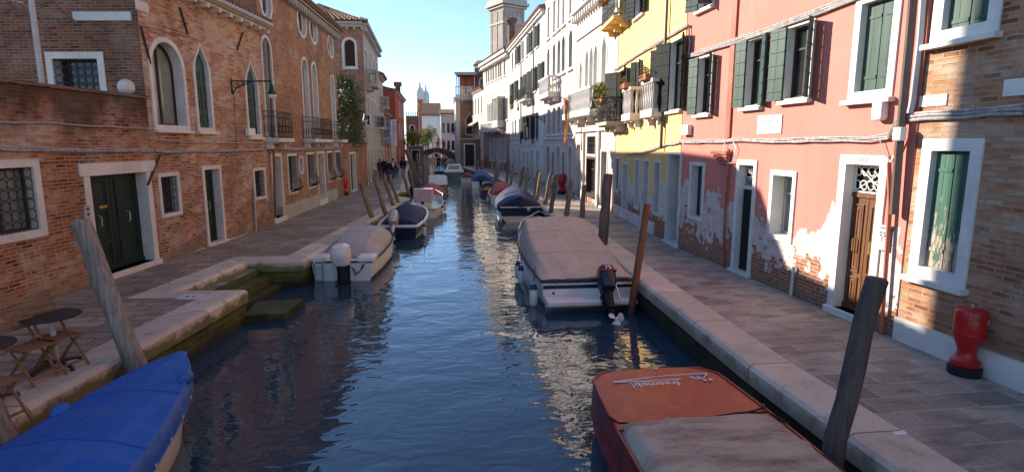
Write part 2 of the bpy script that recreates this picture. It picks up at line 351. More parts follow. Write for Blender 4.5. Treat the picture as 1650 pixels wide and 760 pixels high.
# ------------------------------------------------------------------ mesh builder
class MB:
    def __init__(s): s.v = []; s.f = []; s.T = None
    def add(s, vs, fs):
        o = len(s.v)
        if s.T is not None: vs = [s.T @ Vector(q) for q in vs]
        s.v += [tuple(q) for q in vs]; s.f += [tuple(i+o for i in f) for f in fs]; return s
    def box(s, x0, x1, y0, y1, z0, z1):
        return s.add([(x0, y0, z0), (x1, y0, z0), (x1, y1, z0), (x0, y1, z0), (x0, y0, z1), (x1, y0, z1), (x1, y1, z1), (x0, y1, z1)],
                     [(3, 2, 1, 0), (4, 5, 6, 7), (0, 1, 5, 4), (1, 2, 6, 5), (2, 3, 7, 6), (3, 0, 4, 7)])
    def prism(s, pts, y0, y1):                     # polygon in (x, z) given thickness along y
        n = len(pts); vs = [(p[0], y0, p[1]) for p in pts]+[(p[0], y1, p[1]) for p in pts]
        return s.add(vs, [tuple(range(n)), tuple(range(2*n-1, n-1, -1))]+[(i, (i+1) % n, n+(i+1) % n, n+i) for i in range(n)])
    def prismz(s, pts, z0, z1):
        n = len(pts); vs = [(p[0], p[1], z0) for p in pts]+[(p[0], p[1], z1) for p in pts]
        return s.add(vs, [tuple(range(n-1, -1, -1)), tuple(range(n, 2*n))]+[(i, (i+1) % n, n+(i+1) % n, n+i) for i in range(n)])
    def ring(s, a, b, y0, y1):                     # two outlines with equal counts: frame with depth
        n = len(a); vs = [(p[0], y1, p[1]) for p in a]+[(p[0], y1, p[1]) for p in b]+[(p[0], y0, p[1]) for p in a]+[(p[0], y0, p[1]) for p in b]
        fs = []
        for i in range(n):
            j = (i+1) % n; fs += [(i, j, n+j, n+i), (2*n+i, 2*n+j, j, i), (n+i, n+j, 3*n+j, 3*n+i)]
        return s.add(vs, fs)
    def tube(s, pts, r, seg=8, cap=True):
        pts = [Vector(p) for p in pts]; n = len(pts); rs = r if isinstance(r, (list, tuple)) else [r]*n
        vs = []; fs = []; prev = None
        for i, p in enumerate(pts):
            d = (pts[min(i+1, n-1)]-pts[max(i-1, 0)])
            if d.length < 1e-7: d = Vector((0, 0, 1))
            d.normalize()
            if prev is None:
                a = Vector((0, 0, 1)) if abs(d.z) < .9 else Vector((1, 0, 0)); x = d.cross(a).normalized()
            else: x = (prev-d*prev.dot(d)).normalized()
            prev = x; y = d.cross(x)
            vs += [p+(x*math.cos(2*math.pi*k/seg)+y*math.sin(2*math.pi*k/seg))*rs[i] for k in range(seg)]
        for i in range(n-1):
            for k in range(seg):
                a = i*seg+k; b = i*seg+(k+1) % seg; fs.append((a, b, b+seg, a+seg))
        if cap: fs += [tuple(range(seg-1, -1, -1)), tuple(range((n-1)*seg, n*seg))]
        return s.add(vs, fs)
    def lathe(s, prof, seg=16, c=(0, 0, 0)):        # profile of (radius, z)
        vs = []; fs = []; n = len(prof)
        for r_, z in prof: vs += [(c[0]+r_*math.cos(2*math.pi*k/seg), c[1]+r_*math.sin(2*math.pi*k/seg), c[2]+z) for k in range(seg)]
        for i in range(n-1):
            for k in range(seg):
                a = i*seg+k; b = i*seg+(k+1) % seg; fs.append((a, b, b+seg, a+seg))
        fs += [tuple(range(seg-1, -1, -1)), tuple(range((n-1)*seg, n*seg))]
        return s.add(vs, fs)
    def grid(s, rows, close=False):                 # rows of equal point counts
        m = len(rows[0]); vs = [p for r_ in rows for p in r_]; fs = []
        for i in range(len(rows)-1):
            for k in range(m if close else m-1):
                a = i*m+k; b = i*m+(k+1) % m; fs.append((a, b, b+m, a+m))
        return s.add(vs, fs)
    def ball(s, c, r, seg=14, rings=9, sq=(1, 1, 1)):
        return s.grid([[(c[0]+sq[0]*r*math.sin(math.pi*(i+.001)/rings)*math.cos(2*math.pi*k/seg), c[1]+sq[1]*r*math.sin(math.pi*(i+.001)/rings)*math.sin(2*math.pi*k/seg), c[2]-sq[2]*r*math.cos(math.pi*i/rings)) for k in range(seg)] for i in range(rings+1)], True)
    def build(s, name, mat, parent=None, mtx=None, smooth=False, bevel=0):
        me = bpy.data.meshes.new(name); me.from_pydata(s.v, [], s.f); me.validate()
        uvl = me.uv_layers.new(name='UVMap'); co = me.vertices
        for p in me.polygons:
            n = p.normal; ax, ay, az = abs(n.x), abs(n.y), abs(n.z)
            for li in p.loop_indices:
                q = co[me.loops[li].vertex_index].co
                uvl.data[li].uv = (q.x, q.y) if az > max(ax, ay) else ((q.x, q.z) if ay >= ax else (q.y, q.z))
            p.use_smooth = bool(smooth)
        me.materials.append(mat)
        o = bpy.data.objects.new(name, me); C.objects.link(o)
        if parent: o.parent = parent
        if mtx is not None: o.matrix_local = mtx
        if smooth and smooth != 'all':
            me.set_sharp_from_angle(angle=R(40))
        if bevel:
            b = o.modifiers.new('bevel', 'BEVEL'); b.width = bevel; b.segments = 2; b.limit_method = 'ANGLE'; b.angle_limit = R(50)
        return o
def tag(o, label, cat, group=None, kind=None):
    if label: o['label'] = label
    if cat: o['category'] = cat
    if group: o['group'] = group
    if kind: o['kind'] = kind
    return o
def empty(name, loc, rz=0, label=None, cat=None, group=None):
    o = bpy.data.objects.new(name, None); C.objects.link(o); o.location = loc; o.rotation_euler = (0, 0, rz); o.empty_display_size = .3
    return tag(o, label, cat, group)
def kids(o): return [c for c in bpy.data.objects if c.parent == o]
def copy_tree(o, parent=None):
    c = o.copy(); C.objects.link(c)
    if parent: c.parent = parent
    for ch in kids(o): copy_tree(ch, c)
    return c
def struct(name, mb, mat, smooth=False):
    o = mb.build(name, mat, smooth=smooth); o['kind'] = 'structure'; return o
def text_mesh(name, s, size, mat, parent=None, mtx=None, ext=.003, squash=1.0):
    cu = bpy.data.curves.new(name, 'FONT'); cu.body = s; cu.size = size; cu.extrude = ext; cu.align_x = 'CENTER'; cu.align_y = 'CENTER'; cu.resolution_u = 3
    tmp = bpy.data.objects.new('tmp_text', cu); C.objects.link(tmp)
    me = bpy.data.meshes.new_from_object(tmp.evaluated_get(bpy.context.evaluated_depsgraph_get())); bpy.data.objects.remove(tmp)
    me.transform(Matrix.Scale(squash, 4, (1, 0, 0))); me.materials.clear(); me.materials.append(mat); me.name = name
    o = bpy.data.objects.new(name, me); C.objects.link(o)
    if parent: o.parent = parent
    if mtx is not None: o.matrix_local = mtx
    return o

# ------------------------------------------------------------------ facades with real openings
def outline(kind, u0, u1, z0, z1, g=0, gb=None):
    a, b, c, d = u0-g, u1+g, z0-(g if gb is None else gb), z1+g; w = b-a; m = (a+b)/2
    if kind == 'rect': return [(a, c), (b, c), (b, d), (a, d)]
    if kind == 'oval': return [(m+w/2*math.cos(t*math.pi/10), (c+d)/2+(d-c)/2*math.sin(t*math.pi/10)) for t in range(20)]
    if kind == 'arch':
        s_ = max(c+.05, d-w/2); return [(a, c), (b, c)]+[(m+w/2*math.cos(math.pi*i/12), s_+(d-s_)*math.sin(math.pi*i/12)) for i in range(13)]
    if kind == 'ogee':
        s_ = max(c+.05, d-w*1.0); T = [(0, 1), (.15, .97), (.3, .88), (.45, .72), (.58, .52), (.7, .33), (.8, .2), (.9, .09)]
        rr = [(m+w/2*h, s_+(d-s_)*t) for t, h in T]; return [(a, c), (b, c)]+rr+[(m, d)]+[(2*m-x, z) for x, z in rr[::-1]]
class Facade:
    def __init__(s, p0, p1, zt, mat, root=None, name=None, label=None, cat='house', group=None, part='wall', depth=6.0, zb=0.0, sides=True, base=GZ):
        s.p0 = Vector((p0[0], p0[1], base)); s.p1 = Vector((p1[0], p1[1], base)); d = s.p1-s.p0; s.L = d.length; s.zt = zt; s.base = base
        s.M = Matrix.Translation(s.p0) @ Matrix.Rotation(math.atan2(d.y, d.x), 4, 'Z')
        s.own = root is None
        if root is None: root = empty(name, s.p0, math.atan2(d.y, d.x), label, cat, group); s.rel = Matrix.Identity(4); ROOTM[root.name] = s.M
        else: s.rel = ROOTM[root.name].inverted() @ s.M
        s.root = root; s.holes = []; s.mat = mat; s.part = part; s.depth = depth; s.zb = zb; s.sides = sides; s.top = None
    def uz(s, px):
        q = onplane(px[0], px[1], s.p0, s.p1); return ((q-s.p0).xy.dot((s.p1-s.p0).xy)/s.L, q.z-s.base)
    def put(s, mb, name, mat, parent=None, smooth=False, bevel=0):
        return mb.build(name, mat, parent or s.root, s.rel if parent is None else None, smooth, bevel)
    def rect(s, bl, tr):
        a = s.uz(bl); b = s.uz(tr); return min(a[0], b[0]), max(a[0], b[0]), min(a[1], b[1]), max(a[1], b[1])
    def win(s, bl=None, tr=None, uz=None, shape='rect', fw=.1, depth=.18, fill='glass', sill=True, frame='stone', leaf='green', name='window', ang=(150, 90), proud=.03, bottom=True, glass='glass_dk', casement='door_brown', grille=None, label=None, hs=True):
        u0, u1, z0, z1 = uz or s.rect(bl, tr); w = u1-u0; h = z1-z0
        door = name == 'door'
        if door: z0 = min(z0, .12) if hs else z0; h = z1-z0
        o0 = outline(shape, u0, u1, z0, z1); gb = 0.0 if door else None
        s.holes.append(outline(shape, u0, u1, z0, z1, fw*.5, 0.0 if door else None))
        o1 = outline(shape, u0, u1, z0, z1, fw, gb)
        wo = s.put(MB().ring(o0, o1, -depth, proud), name+'_frame' if door else name, M[frame], bevel=.006)
        if label: wo['label'] = label
        pan = outline(shape, u0, u1, z0, z1, .012)
        def sub(mb, n, mt, sm=False, bv=0): return mb.build(n, mt, wo, None, sm, bv)
        if fill in ('glass', 'open', 'half'):
            sub(MB().prism(pan, -depth+.02, -depth+.012), 'pane', M[glass])
            cm = MB(); t = .035
            cm.ring(outline(shape, u0+.05, u1-.05, z0+.05, z1-.05), pan, -depth+.02, -depth+.06)
            cm.box((u0+u1)/2-t, (u0+u1)/2+t, -depth+.02, -depth+.055, z0+.02, z1-(.02 if shape == 'rect' else w*.12))
            if h > 1.2 and shape == 'rect': cm.box(u0, u1, -depth+.02, -depth+.05, z0+h*.68, z0+h*.68+.04)
            sub(cm, 'casement', M[casement])
        if fill == 'dark': sub(MB().prism(pan, -depth+.02, -depth+.012), 'pane', M['glass_dk'])
        if fill == 'shut':
            for side in (0, 1):
                ua, ub = (u0, (u0+u1)/2-.006) if side == 0 else ((u0+u1)/2+.006, u1)
                mb = MB(); y1 = -depth*.45; np_ = max(2, round((ub-ua)/.16)) if shape == 'rect' else 1
                if shape == 'rect':
                    for k in range(np_):
                        mb.box(ua+(ub-ua)*k/np_+.003, ua+(ub-ua)*(k+1)/np_-.003, y1-.035, y1, z0+.012, z1-.012)
                    mb.box(ua+.01, ub-.01, y1-.05, y1-.03, z0+.02, z1-.02)
                    for zz in (z0+h*.16, z0+h*.84): mb.box(ua+.01, ua+(ub-ua)*.8, y1, y1+.012, zz-.025, zz+.025)
                else:
                    half = [(min(max(q[0], ua), ub), q[1]) for q in pan]
                    mb.prism(half, y1-.04, y1)
                    sp = z1-w*.9
                    for i in range(4):
                        za = z0+.1+(sp-z0-.1)*i/4; zb = z0+.1+(sp-z0-.1)*(i+1)/4-.08
                        if zb > za: mb.ring(outline('rect', ua+.09, ub-.06, za+.03, zb-.03), outline('rect', ua+.06, ub-.03, za, zb), y1-.01, y1+.018)
                sub(mb, 'shutter', M[leaf])
        if fill in ('open', 'half'):
            wl = w/2
            for side in (0, 1):
                a = ang[side]
                if a is None: continue
                ca, sa = math.cos(R(a)), math.sin(R(a)); hx = u0 if side == 0 else u1; sg = 1 if side == 0 else -1
                mb = MB(); mb.T = Matrix(((sg*ca, -sg*sa, 0, hx), (sa, ca, 0, proud+.025), (0, 0, 1, 0), (0, 0, 0, 1)))
                for k in range(2): mb.box(.004+wl*k/2, wl*(k+1)/2-.004, -.018, .018, z0-.02, z1+.02)
                for zz in (.12, .31, .5, .69, .88): mb.box(.0, wl, -.03, .03, z0+h*zz-.012, z0+h*zz+.012)
                mb.box(0, wl, -.026, .026, z0-.025, z0+.03); mb.box(0, wl, -.026, .026, z1-.03, z1+.025)
                sub(mb, 'shutter', M[leaf])
        if fill == 'door2' or fill == 'door1':
            leaves = [(u0, u1)] if fill == 'door1' else [(u0, (u0+u1)/2-.006), ((u0+u1)/2+.006, u1)]
            zt = z1
            if door and grille == 'transom':
                zt = z0+h*.78; y1 = -depth+.05
                sub(MB().box(u0, u1, -depth, y1+.03, zt, zt+.07), 'transom', M[leaf] if leaf == 'door_wood' else M[frame])
                g = MB(); cz = (zt+.07+z1)/2; rr = (z1-zt-.07)*.23
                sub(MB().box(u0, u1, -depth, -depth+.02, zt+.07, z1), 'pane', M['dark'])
                for k in range(5):
                    cx = u0+(u1-u0)*(k+.5)/5
                    for dz in (-1, 1): g.tube([(cx+rr*.9*math.cos(t*.63)*(1-.05*t), y1, cz+dz*rr*1.05+rr*.9*math.sin(t*.63)*(1-.05*t)) for t in range(11)], .011, 5)
                g.tube([(u0, y1, zt+.07), (u1, y1, z1)], .01, 5); g.tube([(u0, y1, z1), (u1, y1, zt+.07)], .01, 5)
                for (a_, b_) in (((u0+.02, zt+.09), (u1-.02, zt+.09)), ((u0+.02, z1-.02), (u1-.02, z1-.02)), ((u0+.02, zt+.09), (u0+.02, z1-.02)), ((u1-.02, zt+.09), (u1-.02, z1-.02))):
                    g.tube([(a_[0], y1, a_[1]), (b_[0], y1, b_[1])], .018, 5)
                sub(g, 'grille', M['white_plastic'] if leaf == 'door_wood' else M['lead'])
            for (ua, ub) in leaves:
                mb = MB(); y1 = -depth+.05; hh = zt-z0
                mb.box(ua, ub, -depth, y1, z0, zt)
                if leaf == 'iron':
                    for k in range(7): mb.tube([(ua+(ub-ua)*(k+.5)/7, y1+.03, z0+.05), (ua+(ub-ua)*(k+.5)/7, y1+.03, zt-.03)], .016, 5)
                    mb.box(ua, ub, y1, y1+.04, z0, z0+.12)
                else:
                    b_ = min(.13, (ub-ua)*.2)
                    for za, zb in ((z0+.13, z0+hh*.3), (z0+hh*.34, zt-.12)):
                        mb.ring(outline('rect', ua+b_+.03, ub-b_-.03, za+.03, zb-.03), outline('rect', ua+b_, ub-b_, za, zb), y1-.005, y1+.022)
                        mb.ring(outline('rect', ua+b_+.09, ub-b_-.09, za+.09, zb-.09), outline('rect', ua+b_+.05, ub-b_-.05, za+.05, zb-.05), y1-.005, y1+.012)
                    mb.box(ua, ub, y1, y1+.03, z0, z0+.09)
                lf = sub(mb, 'door', M[leaf], bv=.005)
                cx = ub-.1 if (ua+ub) < (u0+u1) or fill == 'door1' else ua+.1
                if leaf == 'green_dk': cx = (ua+ub)/2
            if h > 1.5 and leaf != 'iron':
                for (ua, ub) in leaves:
                    cx = (ua+ub)/2
                    sub(MB().tube([(cx, -depth+.06, z0+1.02), (cx, -depth+.13, z0+1.05), (cx, -depth+.13, z0+1.25), (cx, -depth+.06, z0+1.28)], .011, 6), 'handle', M['gold'] if leaf != 'green_dk' else M['silver'])
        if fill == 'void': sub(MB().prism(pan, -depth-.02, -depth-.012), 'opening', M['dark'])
        if grille and grille != 'transom':
            g = MB(); yg = -.03
            if grille == 'rings':
                st = min(.19, w/3); nx = max(2, round(w/st)); nz = max(2, round(h/st)); dx = w/nx; dz = h/nz
                for i in range(nx):
                    for k in range(nz):
                        cx, cz = u0+dx*(i+.5), z0+dz*(k+.5)
                        g.tube([(cx+dx*.5*math.cos(t*math.pi/4), yg, cz+dz*.5*math.sin(t*math.pi/4)) for t in range(9)], .009, 4, False)
                for i in range(nx+1): g.tube([(u0+dx*i, yg, z0), (u0+dx*i, yg, z1)], .006, 4)
                for k in range(2): g.tube([(u0, yg, z0+h*k), (u1, yg, z0+h*k)], .012, 4)
            else:
                n = max(3, round(w/.11)); bel = .2 if grille == 'belly' else 0
                for i in range(n+1):
                    x = u0-.03+(w+.06)*i/n
                    g.tube([(x, .05, z1), (x, .05, z0+h*.45), (x, .06+bel*.8, z0+h*.22), (x, .06+bel, z0+h*.1), (x, .05, z0-.02)] if bel else [(x, yg, z0), (x, yg, z1)], .009, 4)
                for zz, o_ in ((.98, .05), (.62, .05), (.3, .06+bel*.6), (.1, .06+bel), (0, .05)):
                    yy = o_ if bel else yg
                    g.tube([(u0-.03, .0 if bel else yg, z0+h*zz), (u0-.03, yy, z0+h*zz), (u1+.03, yy, z0+h*zz), (u1+.03, .0 if bel else yg, z0+h*zz)], .01, 4)
            sub(g, 'grille', M['iron'])
        if sill and not door:
            sub(MB().box(u0-fw-.05, u1+fw+.05, -.02, .1+fw*.2, z0-fw-.07, z0-fw+.008), 'sill', M[frame], bv=.01)
        if door: sub(MB().box(u0-fw-.03, u1+fw+.03, -depth-.05, .09, -.02, max(z0, .06)), 'doorstep', M[frame], bv=.012)
        return (u0, u1, z0, z1), wo
    def row(s, xs, y, z0, z1, w, **k):
        for x in xs:
            u = s.uz((x, y))[0]
            if u-w/2 > .1 and u+w/2 < s.L-.1: s.win(uz=(u-w/2, u+w/2, z0, z1), **k)
    def done(s):
        out = s.top or [(0, s.zb), (s.L, s.zb), (s.L, s.zt), (0, s.zt)]
        loops = [[Vector((q[0], q[1], 0)) for q in out]]+[[Vector((min(max(q[0], .02), s.L-.02), max(q[1], s.zb+.001), 0)) for q in h] for h in s.holes]
        flat = [q for l in loops for q in l]; mb = MB()
        mb.add([(q.x, 0, q.y) for q in flat], [tuple(t) for t in tessellate_polygon(loops)])
        for l in loops[1:]:
            n = len(l); mb.add([(q.x, 0, q.y) for q in l]+[(q.x, -.12, q.y) for q in l], [(i, (i+1) % n, n+(i+1) % n, n+i) for i in range(n)])
        if s.sides:
            n = len(out); D = -s.depth
            mb.add([(q[0], -.001, q[1]) for q in out]+[(q[0], D, q[1]) for q in out], [(i, (i+1) % n, n+(i+1) % n, n+i) for i in range(1, n)]+[tuple(range(n, 2*n))])
        s.wall_obj = s.put(mb, s.part, s.mat); return s
    def roof(s, rise=1.6, over=.35, u0=None, u1=None, run=None, thick=.12, gutter=True):
        a = -.15 if u0 is None else u0; b = s.L+.15 if u1 is None else u1; D = run or s.depth/2
        mb = MB(); z = s.zt
        prof = [(over, z-.02), (over, z+thick), (-D, z+rise+thick), (-2*D, z+thick), (-2*D, z-.02)]
        mb.add([(a, y, zz) for y, zz in prof]+[(b, y, zz) for y, zz in prof], [(0, 1, 6, 5), (1, 2, 7, 6), (2, 3, 8, 7), (3, 4, 9, 8), (4, 0, 5, 9), (0, 4, 3, 2, 1), (5, 6, 7, 8, 9)])
        o = s.put(mb, 'roof', M['tile'])
        n = int((b-a)/.2)
        if n < 140:       # barrel tile ends along the eaves
            mt = MB()
            for i in range(n): mt.tube([(a+.1+i*.2, over+.06, z+thick-.01), (a+.1+i*.2, over-.9, z+thick-.01+.9*rise/(D+over)*1.0)], .075, 6)
            mt.build('eaves_tiles', M['tile'], o)
        return o
    def cornice(s, z=None, h=.28, out=.3, mat='stone', brackets=.0, u0=0, u1=None, bh=.2):
        z = s.zt if z is None else z; u1 = s.L if u1 is None else u1; mb = MB()
        mb.box(u0-.02, u1+.02, .003, out, z-h*.45, z-.005); mb.box(u0-.01, u1+.01, .002, out*.6, z-h, z-h*.45)
        o = s.put(mb, 'cornice', M[mat])
        if brackets:
            n = min(60, int((u1-u0)/brackets)); b = MB().box(-.06, .06, .001, out*.85, -bh, .002).build('corbel', M[mat], o); b.location = (u0, 0, z-h)
            for i in range(1, n+1):
                c = b.copy(); C.objects.link(c); c.parent = o; c.location = (u0+(u1-u0)*i/max(1, n), 0, z-h)
        return o
    def band(s, z, h=.12, out=.05, mat='stone', u0=0, u1=None, name='string_course'):
        return s.put(MB().box(u0, s.L if u1 is None else u1, .002, out, z, z+h), name, M[mat])
    def balcony(s, u0, u1, z, out=.6, h=.95, kind='iron', mat='stone', slab=.14):
        mb = MB().box(u0-.05, u1+.05, .004, out+.05, z-slab, z)
        for x in ([u0+.12, u1-.12] if u1-u0 < 2 else [u0+.12, (u0+u1)/2, u1-.12]):
            mb.prism([(x-.08, z-slab), (x+.08, z-slab), (x+.08, z-slab-.05), (x-.08, z-slab-.05)], .004, out*.9); mb.box(x-.07, x+.07, .004, out*.55, z-slab-.25, z-slab-.04)
        o = s.put(mb, 'balcony', M[mat], bevel=.01)
        rl = MB(); t = .012 if kind == 'iron' else .05
        path = [(u0, .03), (u0, out), (u1, out), (u1, .03)]
        for zz in ((z+.06, z+h*.8, z+h) if kind == 'iron' else (z+.03, z+h)):
            if kind == 'iron': rl.tube([(x, y, zz) for x, y in path], .014, 5)
            else:
                rl.box(u0-.06, u1+.06, out-.1, out+.05, zz-.04, zz+.07); rl.box(u0-.06, u0+.08, .01, out-.1, zz-.04, zz+.07); rl.box(u1-.08, u1+.06, .01, out-.1, zz-.04, zz+.07)
        segs = [((u0, .03), (u0, out)), ((u0, out), (u1, out)), ((u1, out), (u1, .03))]
        for (a, b) in segs:
            l = math.dist(a, b); n = max(2, round(l/(.12 if kind == 'iron' else .2)))
            for i in range(n+1):
                x, y = a[0]+(b[0]-a[0])*i/n, a[1]+(b[1]-a[1])*i/n
                if kind == 'iron':
                    rl.tube([(x, y, z), (x, y, z+h)], .008, 4)
                    if i < n and l > .4: rl.tube([(x+(b[0]-a[0])/n*.5+(.05*math.cos(t*.9) if a[1] == b[1] else 0), y+(b[1]-a[1])/n*.5+(.05*math.cos(t*.9) if a[1] != b[1] else 0), z+h*.35+.14*math.sin(t*.9)) for t in range(8)], .007, 4)
                else: rl.lathe([(.05, 0), (.05, .06), (.03, .12), (.06, h*.4), (.035, h*.7), (.055, h*.9), (.055, h)], 6, (x, y-.03 if y > .1 else y+.03, z+.02))
        rl.build('railing', M['iron'] if kind == 'iron' else M[mat], o)
        return o
ROOTM = {}

# ------------------------------------------------------------------ the setting: water, quays, far ground
struct('canal_water', MB().add([(-60, -40, 0), (60, -40, 0), (60, 200, 0), (-60, 200, 0)], [(0, 1, 2, 3)]), M['water'])
LQ = [(-6.2, -14), (-4.85, 6.2), (-3.97, 12.1), (-5.35, 12.2), (-4.85, 15.1), (-3.47, 15.0), (-2.95, 19.4), (-2.5, 23.0), (-1.9, 28.2), (-1.45, 32.0), (-2.3, 33.2), (-2.3, 36.4), (-1.75, 37.2), (-1.85, 42), (-2.9, 60), (-3.4, 78), (-3.2, 100), (-3.2, 112)]
RQ = [(4.25, -14), (4.25, 7.0), (4.47, 11.6), (4.9, 17), (5.32, 21.7), (4.75, 21.8), (5.0, 26), (5.25, 32), (5.42, 47), (4.75, 58), (3.5, 72), (3.0, 80), (3.0, 112)]
def offset(line, d):
    out = []
    for i, p in enumerate(line):
        a = Vector(line[max(i-1, 0)]); b = Vector(line[min(i+1, len(line)-1)])
        t1 = (Vector(p)-a); t2 = (b-Vector(p)); t1 = t1.normalized() if t1.length > 1e-6 else t2.normalized(); t2 = t2.normalized() if t2.length > 1e-6 else t1
        n1 = Vector((-t1.y, t1.x)); n = Vector((-t1.y-t2.y, t1.x+t2.x))
        n = n.normalized() if n.length > .3 else n1; k = 1/max(.5, n.dot(n1)); out.append(tuple(Vector(p)+n*d*k))
    return out
def quay(line, side, pm, km, qm, kw=.58):
    inner = offset(line, kw if side < 0 else -kw)
    far = -400 if side < 0 else 400
    mb = MB(); flat = [Vector((x, y, 0)) for x, y in inner]+[Vector((far, 112, 0)), Vector((far, -14, 0))]
    mb.add([(v.x, v.y, GZ-.004) for v in flat], [tuple(t) for t in tessellate_polygon([flat])]); struct('pavement', mb, pm)
    out2 = offset(line, -.04 if side < 0 else .04); n = len(line)
    # kerb stones: top, rounded nose, face; unwrapped along their length
    mb = MB(); acc = [0]
    for i in range(1, n): acc.append(acc[-1]+math.dist(line[i], line[i-1]))
    rows = []
    for pl, z in ((inner, GZ-.05), (inner, GZ+.004), (offset(line, .05 if side < 0 else -.05), GZ+.004), (offset(line, -.0), GZ-.012), (out2, GZ-.06), (out2, GZ-.27), (line, GZ-.28)):
        rows.append([(x, y, z) for x, y in pl])
    mb.grid(rows); o = struct('kerb', mb, km)
    me = o.data; uvd = me.uv_layers[0].data; wd = [0, .05, .6, .64, .7, .9, .95]
    for p in me.polygons:
        for li in p.loop_indices:
            vi = me.loops[li].vertex_index; uvd[li].uv = (acc[vi % n], wd[vi//n])
    mb = MB(); mb.grid([[(x, y, GZ-.27) for x, y in line], [(x, y, -1.5) for x, y in line]]); o = struct('quay_wall', mb, qm)
    me = o.data; uvd = me.uv_layers[0].data
    for p in me.polygons:
        for li in p.loop_indices:
            vi = me.loops[li].vertex_index; uvd[li].uv = (acc[vi % n], me.vertices[vi].co.z)
quay(LQ, -1, M['paving_left'], M['kerb_left'], M['quay_left'])
quay(RQ, 1, M['paving_right'], M['kerb_right'], M['quay_right'])
struct('far_ground', MB().box(-900, 900, 112, 2500, -1, GZ-.01), M['paving_left'])
st = MB()
dirv = Vector((.5, 2.9)).normalized(); nrm = Vector((dirv.y, -dirv.x))
for k in range(4):      # water steps, each tread a long slab parallel to the quay
    a = Vector((-5.35, 12.2))+nrm*(.02+.3*k)+dirv*.02; b = a+dirv*2.8; w = nrm*.34; z = .52-.19*k
    st.prismz([(a.x, a.y), (a.x+w.x, a.y+w.y), (b.x+w.x, b.y+w.y), (b.x, b.y)], -1, z)
struct('water_steps', st, M['quay_left'])
tr0 = MB(); a = Vector((-5.35, 12.2))+nrm*.02+dirv*.02; b = a+dirv*2.8; w = nrm*.33; tr0.prismz([(a.x, a.y), (a.x+w.x, a.y+w.y), (b.x+w.x, b.y+w.y), (b.x, b.y)], .4, .526); struct('top_step', tr0, M['kerb_left'])
pf = MB(); pf.prismz([(-4.0, 12.0), (-3.2, 12.1), (-3.05, 13.2), (-4.05, 13.1)], -1, .17); struct('landing_step', pf, M['quay_left'])

# ------------------------------------------------------------------ left bank
LC = (-6.96, 15.32)                       # corner where the terrace wall meets the first house
L1a, L1n = (-6.02, 21.6), (-9.6, -2.0)
def along(p, q, y): t = (y-p[1])/(q[1]-p[1]); return (p[0]+(q[0]-p[0])*t, y)
dL = (Vector((-6.02, 21.6))-Vector((-8.3, 6.5))).normalized()
nearL = Vector(LC)-dL*22
g = Facade(LC, nearL, 4.05, M['brick_left'], None, 'garden_wall', 'tall old brick terrace wall with the double green door, left of the stone ball', 'wall', depth=.35)
g.win((-34, 386), (51, 269), fw=.15, depth=.22, fill='glass', glass='glass_lt', grille='rings', sill=False)
(u0, u1, z0, z1), wo = g.win((161, 436), (234, 277), fw=.17, depth=.3, fill='door2', leaf='green_dk', name='door')
g.put(MB().box(u0-.35, u1+.28, .002, .05, z1+.003, z1+.27), 'lintel', M['stone'], bevel=.01)
g.put(MB().box(u1-.75, u1-.5, -.24, -.225, 1.55, 1.61), 'letter_slot', M['gold'])
a = g.uz((235, 298)); b = g.uz((255, 250)); g.put(MB().tube([(a[0], .05, a[1]), (b[0], .05, b[1])], .03, 6), 'wall_anchor', M['iron'])
g.done(); g.put(MB().box(-.0, g.L, -.36, .04, 4.052, 4.12), 'coping', M['brick_dark'])
TM = g
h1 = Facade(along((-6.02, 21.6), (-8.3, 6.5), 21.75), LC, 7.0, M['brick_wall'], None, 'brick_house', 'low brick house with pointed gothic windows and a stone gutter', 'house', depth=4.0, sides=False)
def w3(F, bl, br, apex): a = F.uz(bl); b = F.uz(br); c = F.uz(apex); return (min(a[0], b[0]), max(a[0], b[0]), (a[1]+b[1])/2, c[1])
h1.win(uz=w3(h1, (253, 200), (301, 204), (263, 68)), shape='arch', fw=.13, depth=.3, fill='glass', glass='glass_lt', frame='stone_w')
h1.win(uz=w3(h1, (321.5, 206), (342, 206), (318, 73)), shape='ogee', fw=.12, depth=.2, fill='shut', frame='stone_w')
h1.win(uz=w3(h1, (402, 216), (419, 216), (405, 101)), shape='ogee', fw=.12, depth=.2, fill='shut', frame='stone_w')
h1.win((263.3, 345), (284, 283), fw=.1, depth=.2, fill='dark', grille='rings', sill=False)
h1.win((338.6, 396), (351.6, 272), fw=.12, depth=.25, fill='door1', leaf='green_dk', name='door')
h1.win((412, 318), (424.4, 274), fw=.1, depth=.18, fill='dark', grille='rings', sill=False)
h1.done(); h1.cornice(h=.12, out=.42, mat='stone', brackets=.62, bh=.12)
h1.put(MB().tube([(0, .46, 7.04), (h1.L, .46, 7.04)], .075, 8), 'gutter', M['lead'])
h1.zt = 7.05; h1.roof(rise=.9, over=.4, run=2.0)
wa = MB()
for (x0, y0, x1, y1) in ((225, 42, 241, 103), (288, 12, 301, 55), (390, 53, 381, 80)):
    a = h1.uz((x0, y0)); b = h1.uz((x1, y1)); wa.tube([(a[0], .03, a[1]), (b[0], .03, b[1])], .028, 6)
h1.put(wa, 'wall_anchor', M['iron'])
h1.put(MB().box(*sorted((h1.uz((218, 10))[0], h1.uz((238, 10))[0])), .001, .02, h1.uz((228, 18))[1], h1.uz((228, 3))[1]), 'quoin_stone', M['stone_w'])
hs = Facade(LC, (-13.9, 16.35), 8.2, M['brick_red'], h1.root, part='side_wall', depth=.3, sides=False)
hs.win((90.6, 146), (157, 95), fw=.16, depth=.3, fill='dark', grille='rings', sill=False, frame='stone_w')
a = hs.uz((213, 34)); b = hs.uz((120, 26)); hs.put(MB().box(a[0], b[0], .002, .06, a[1], a[1]+.2), 'stone_band', M['stone_w'])
hs.done()
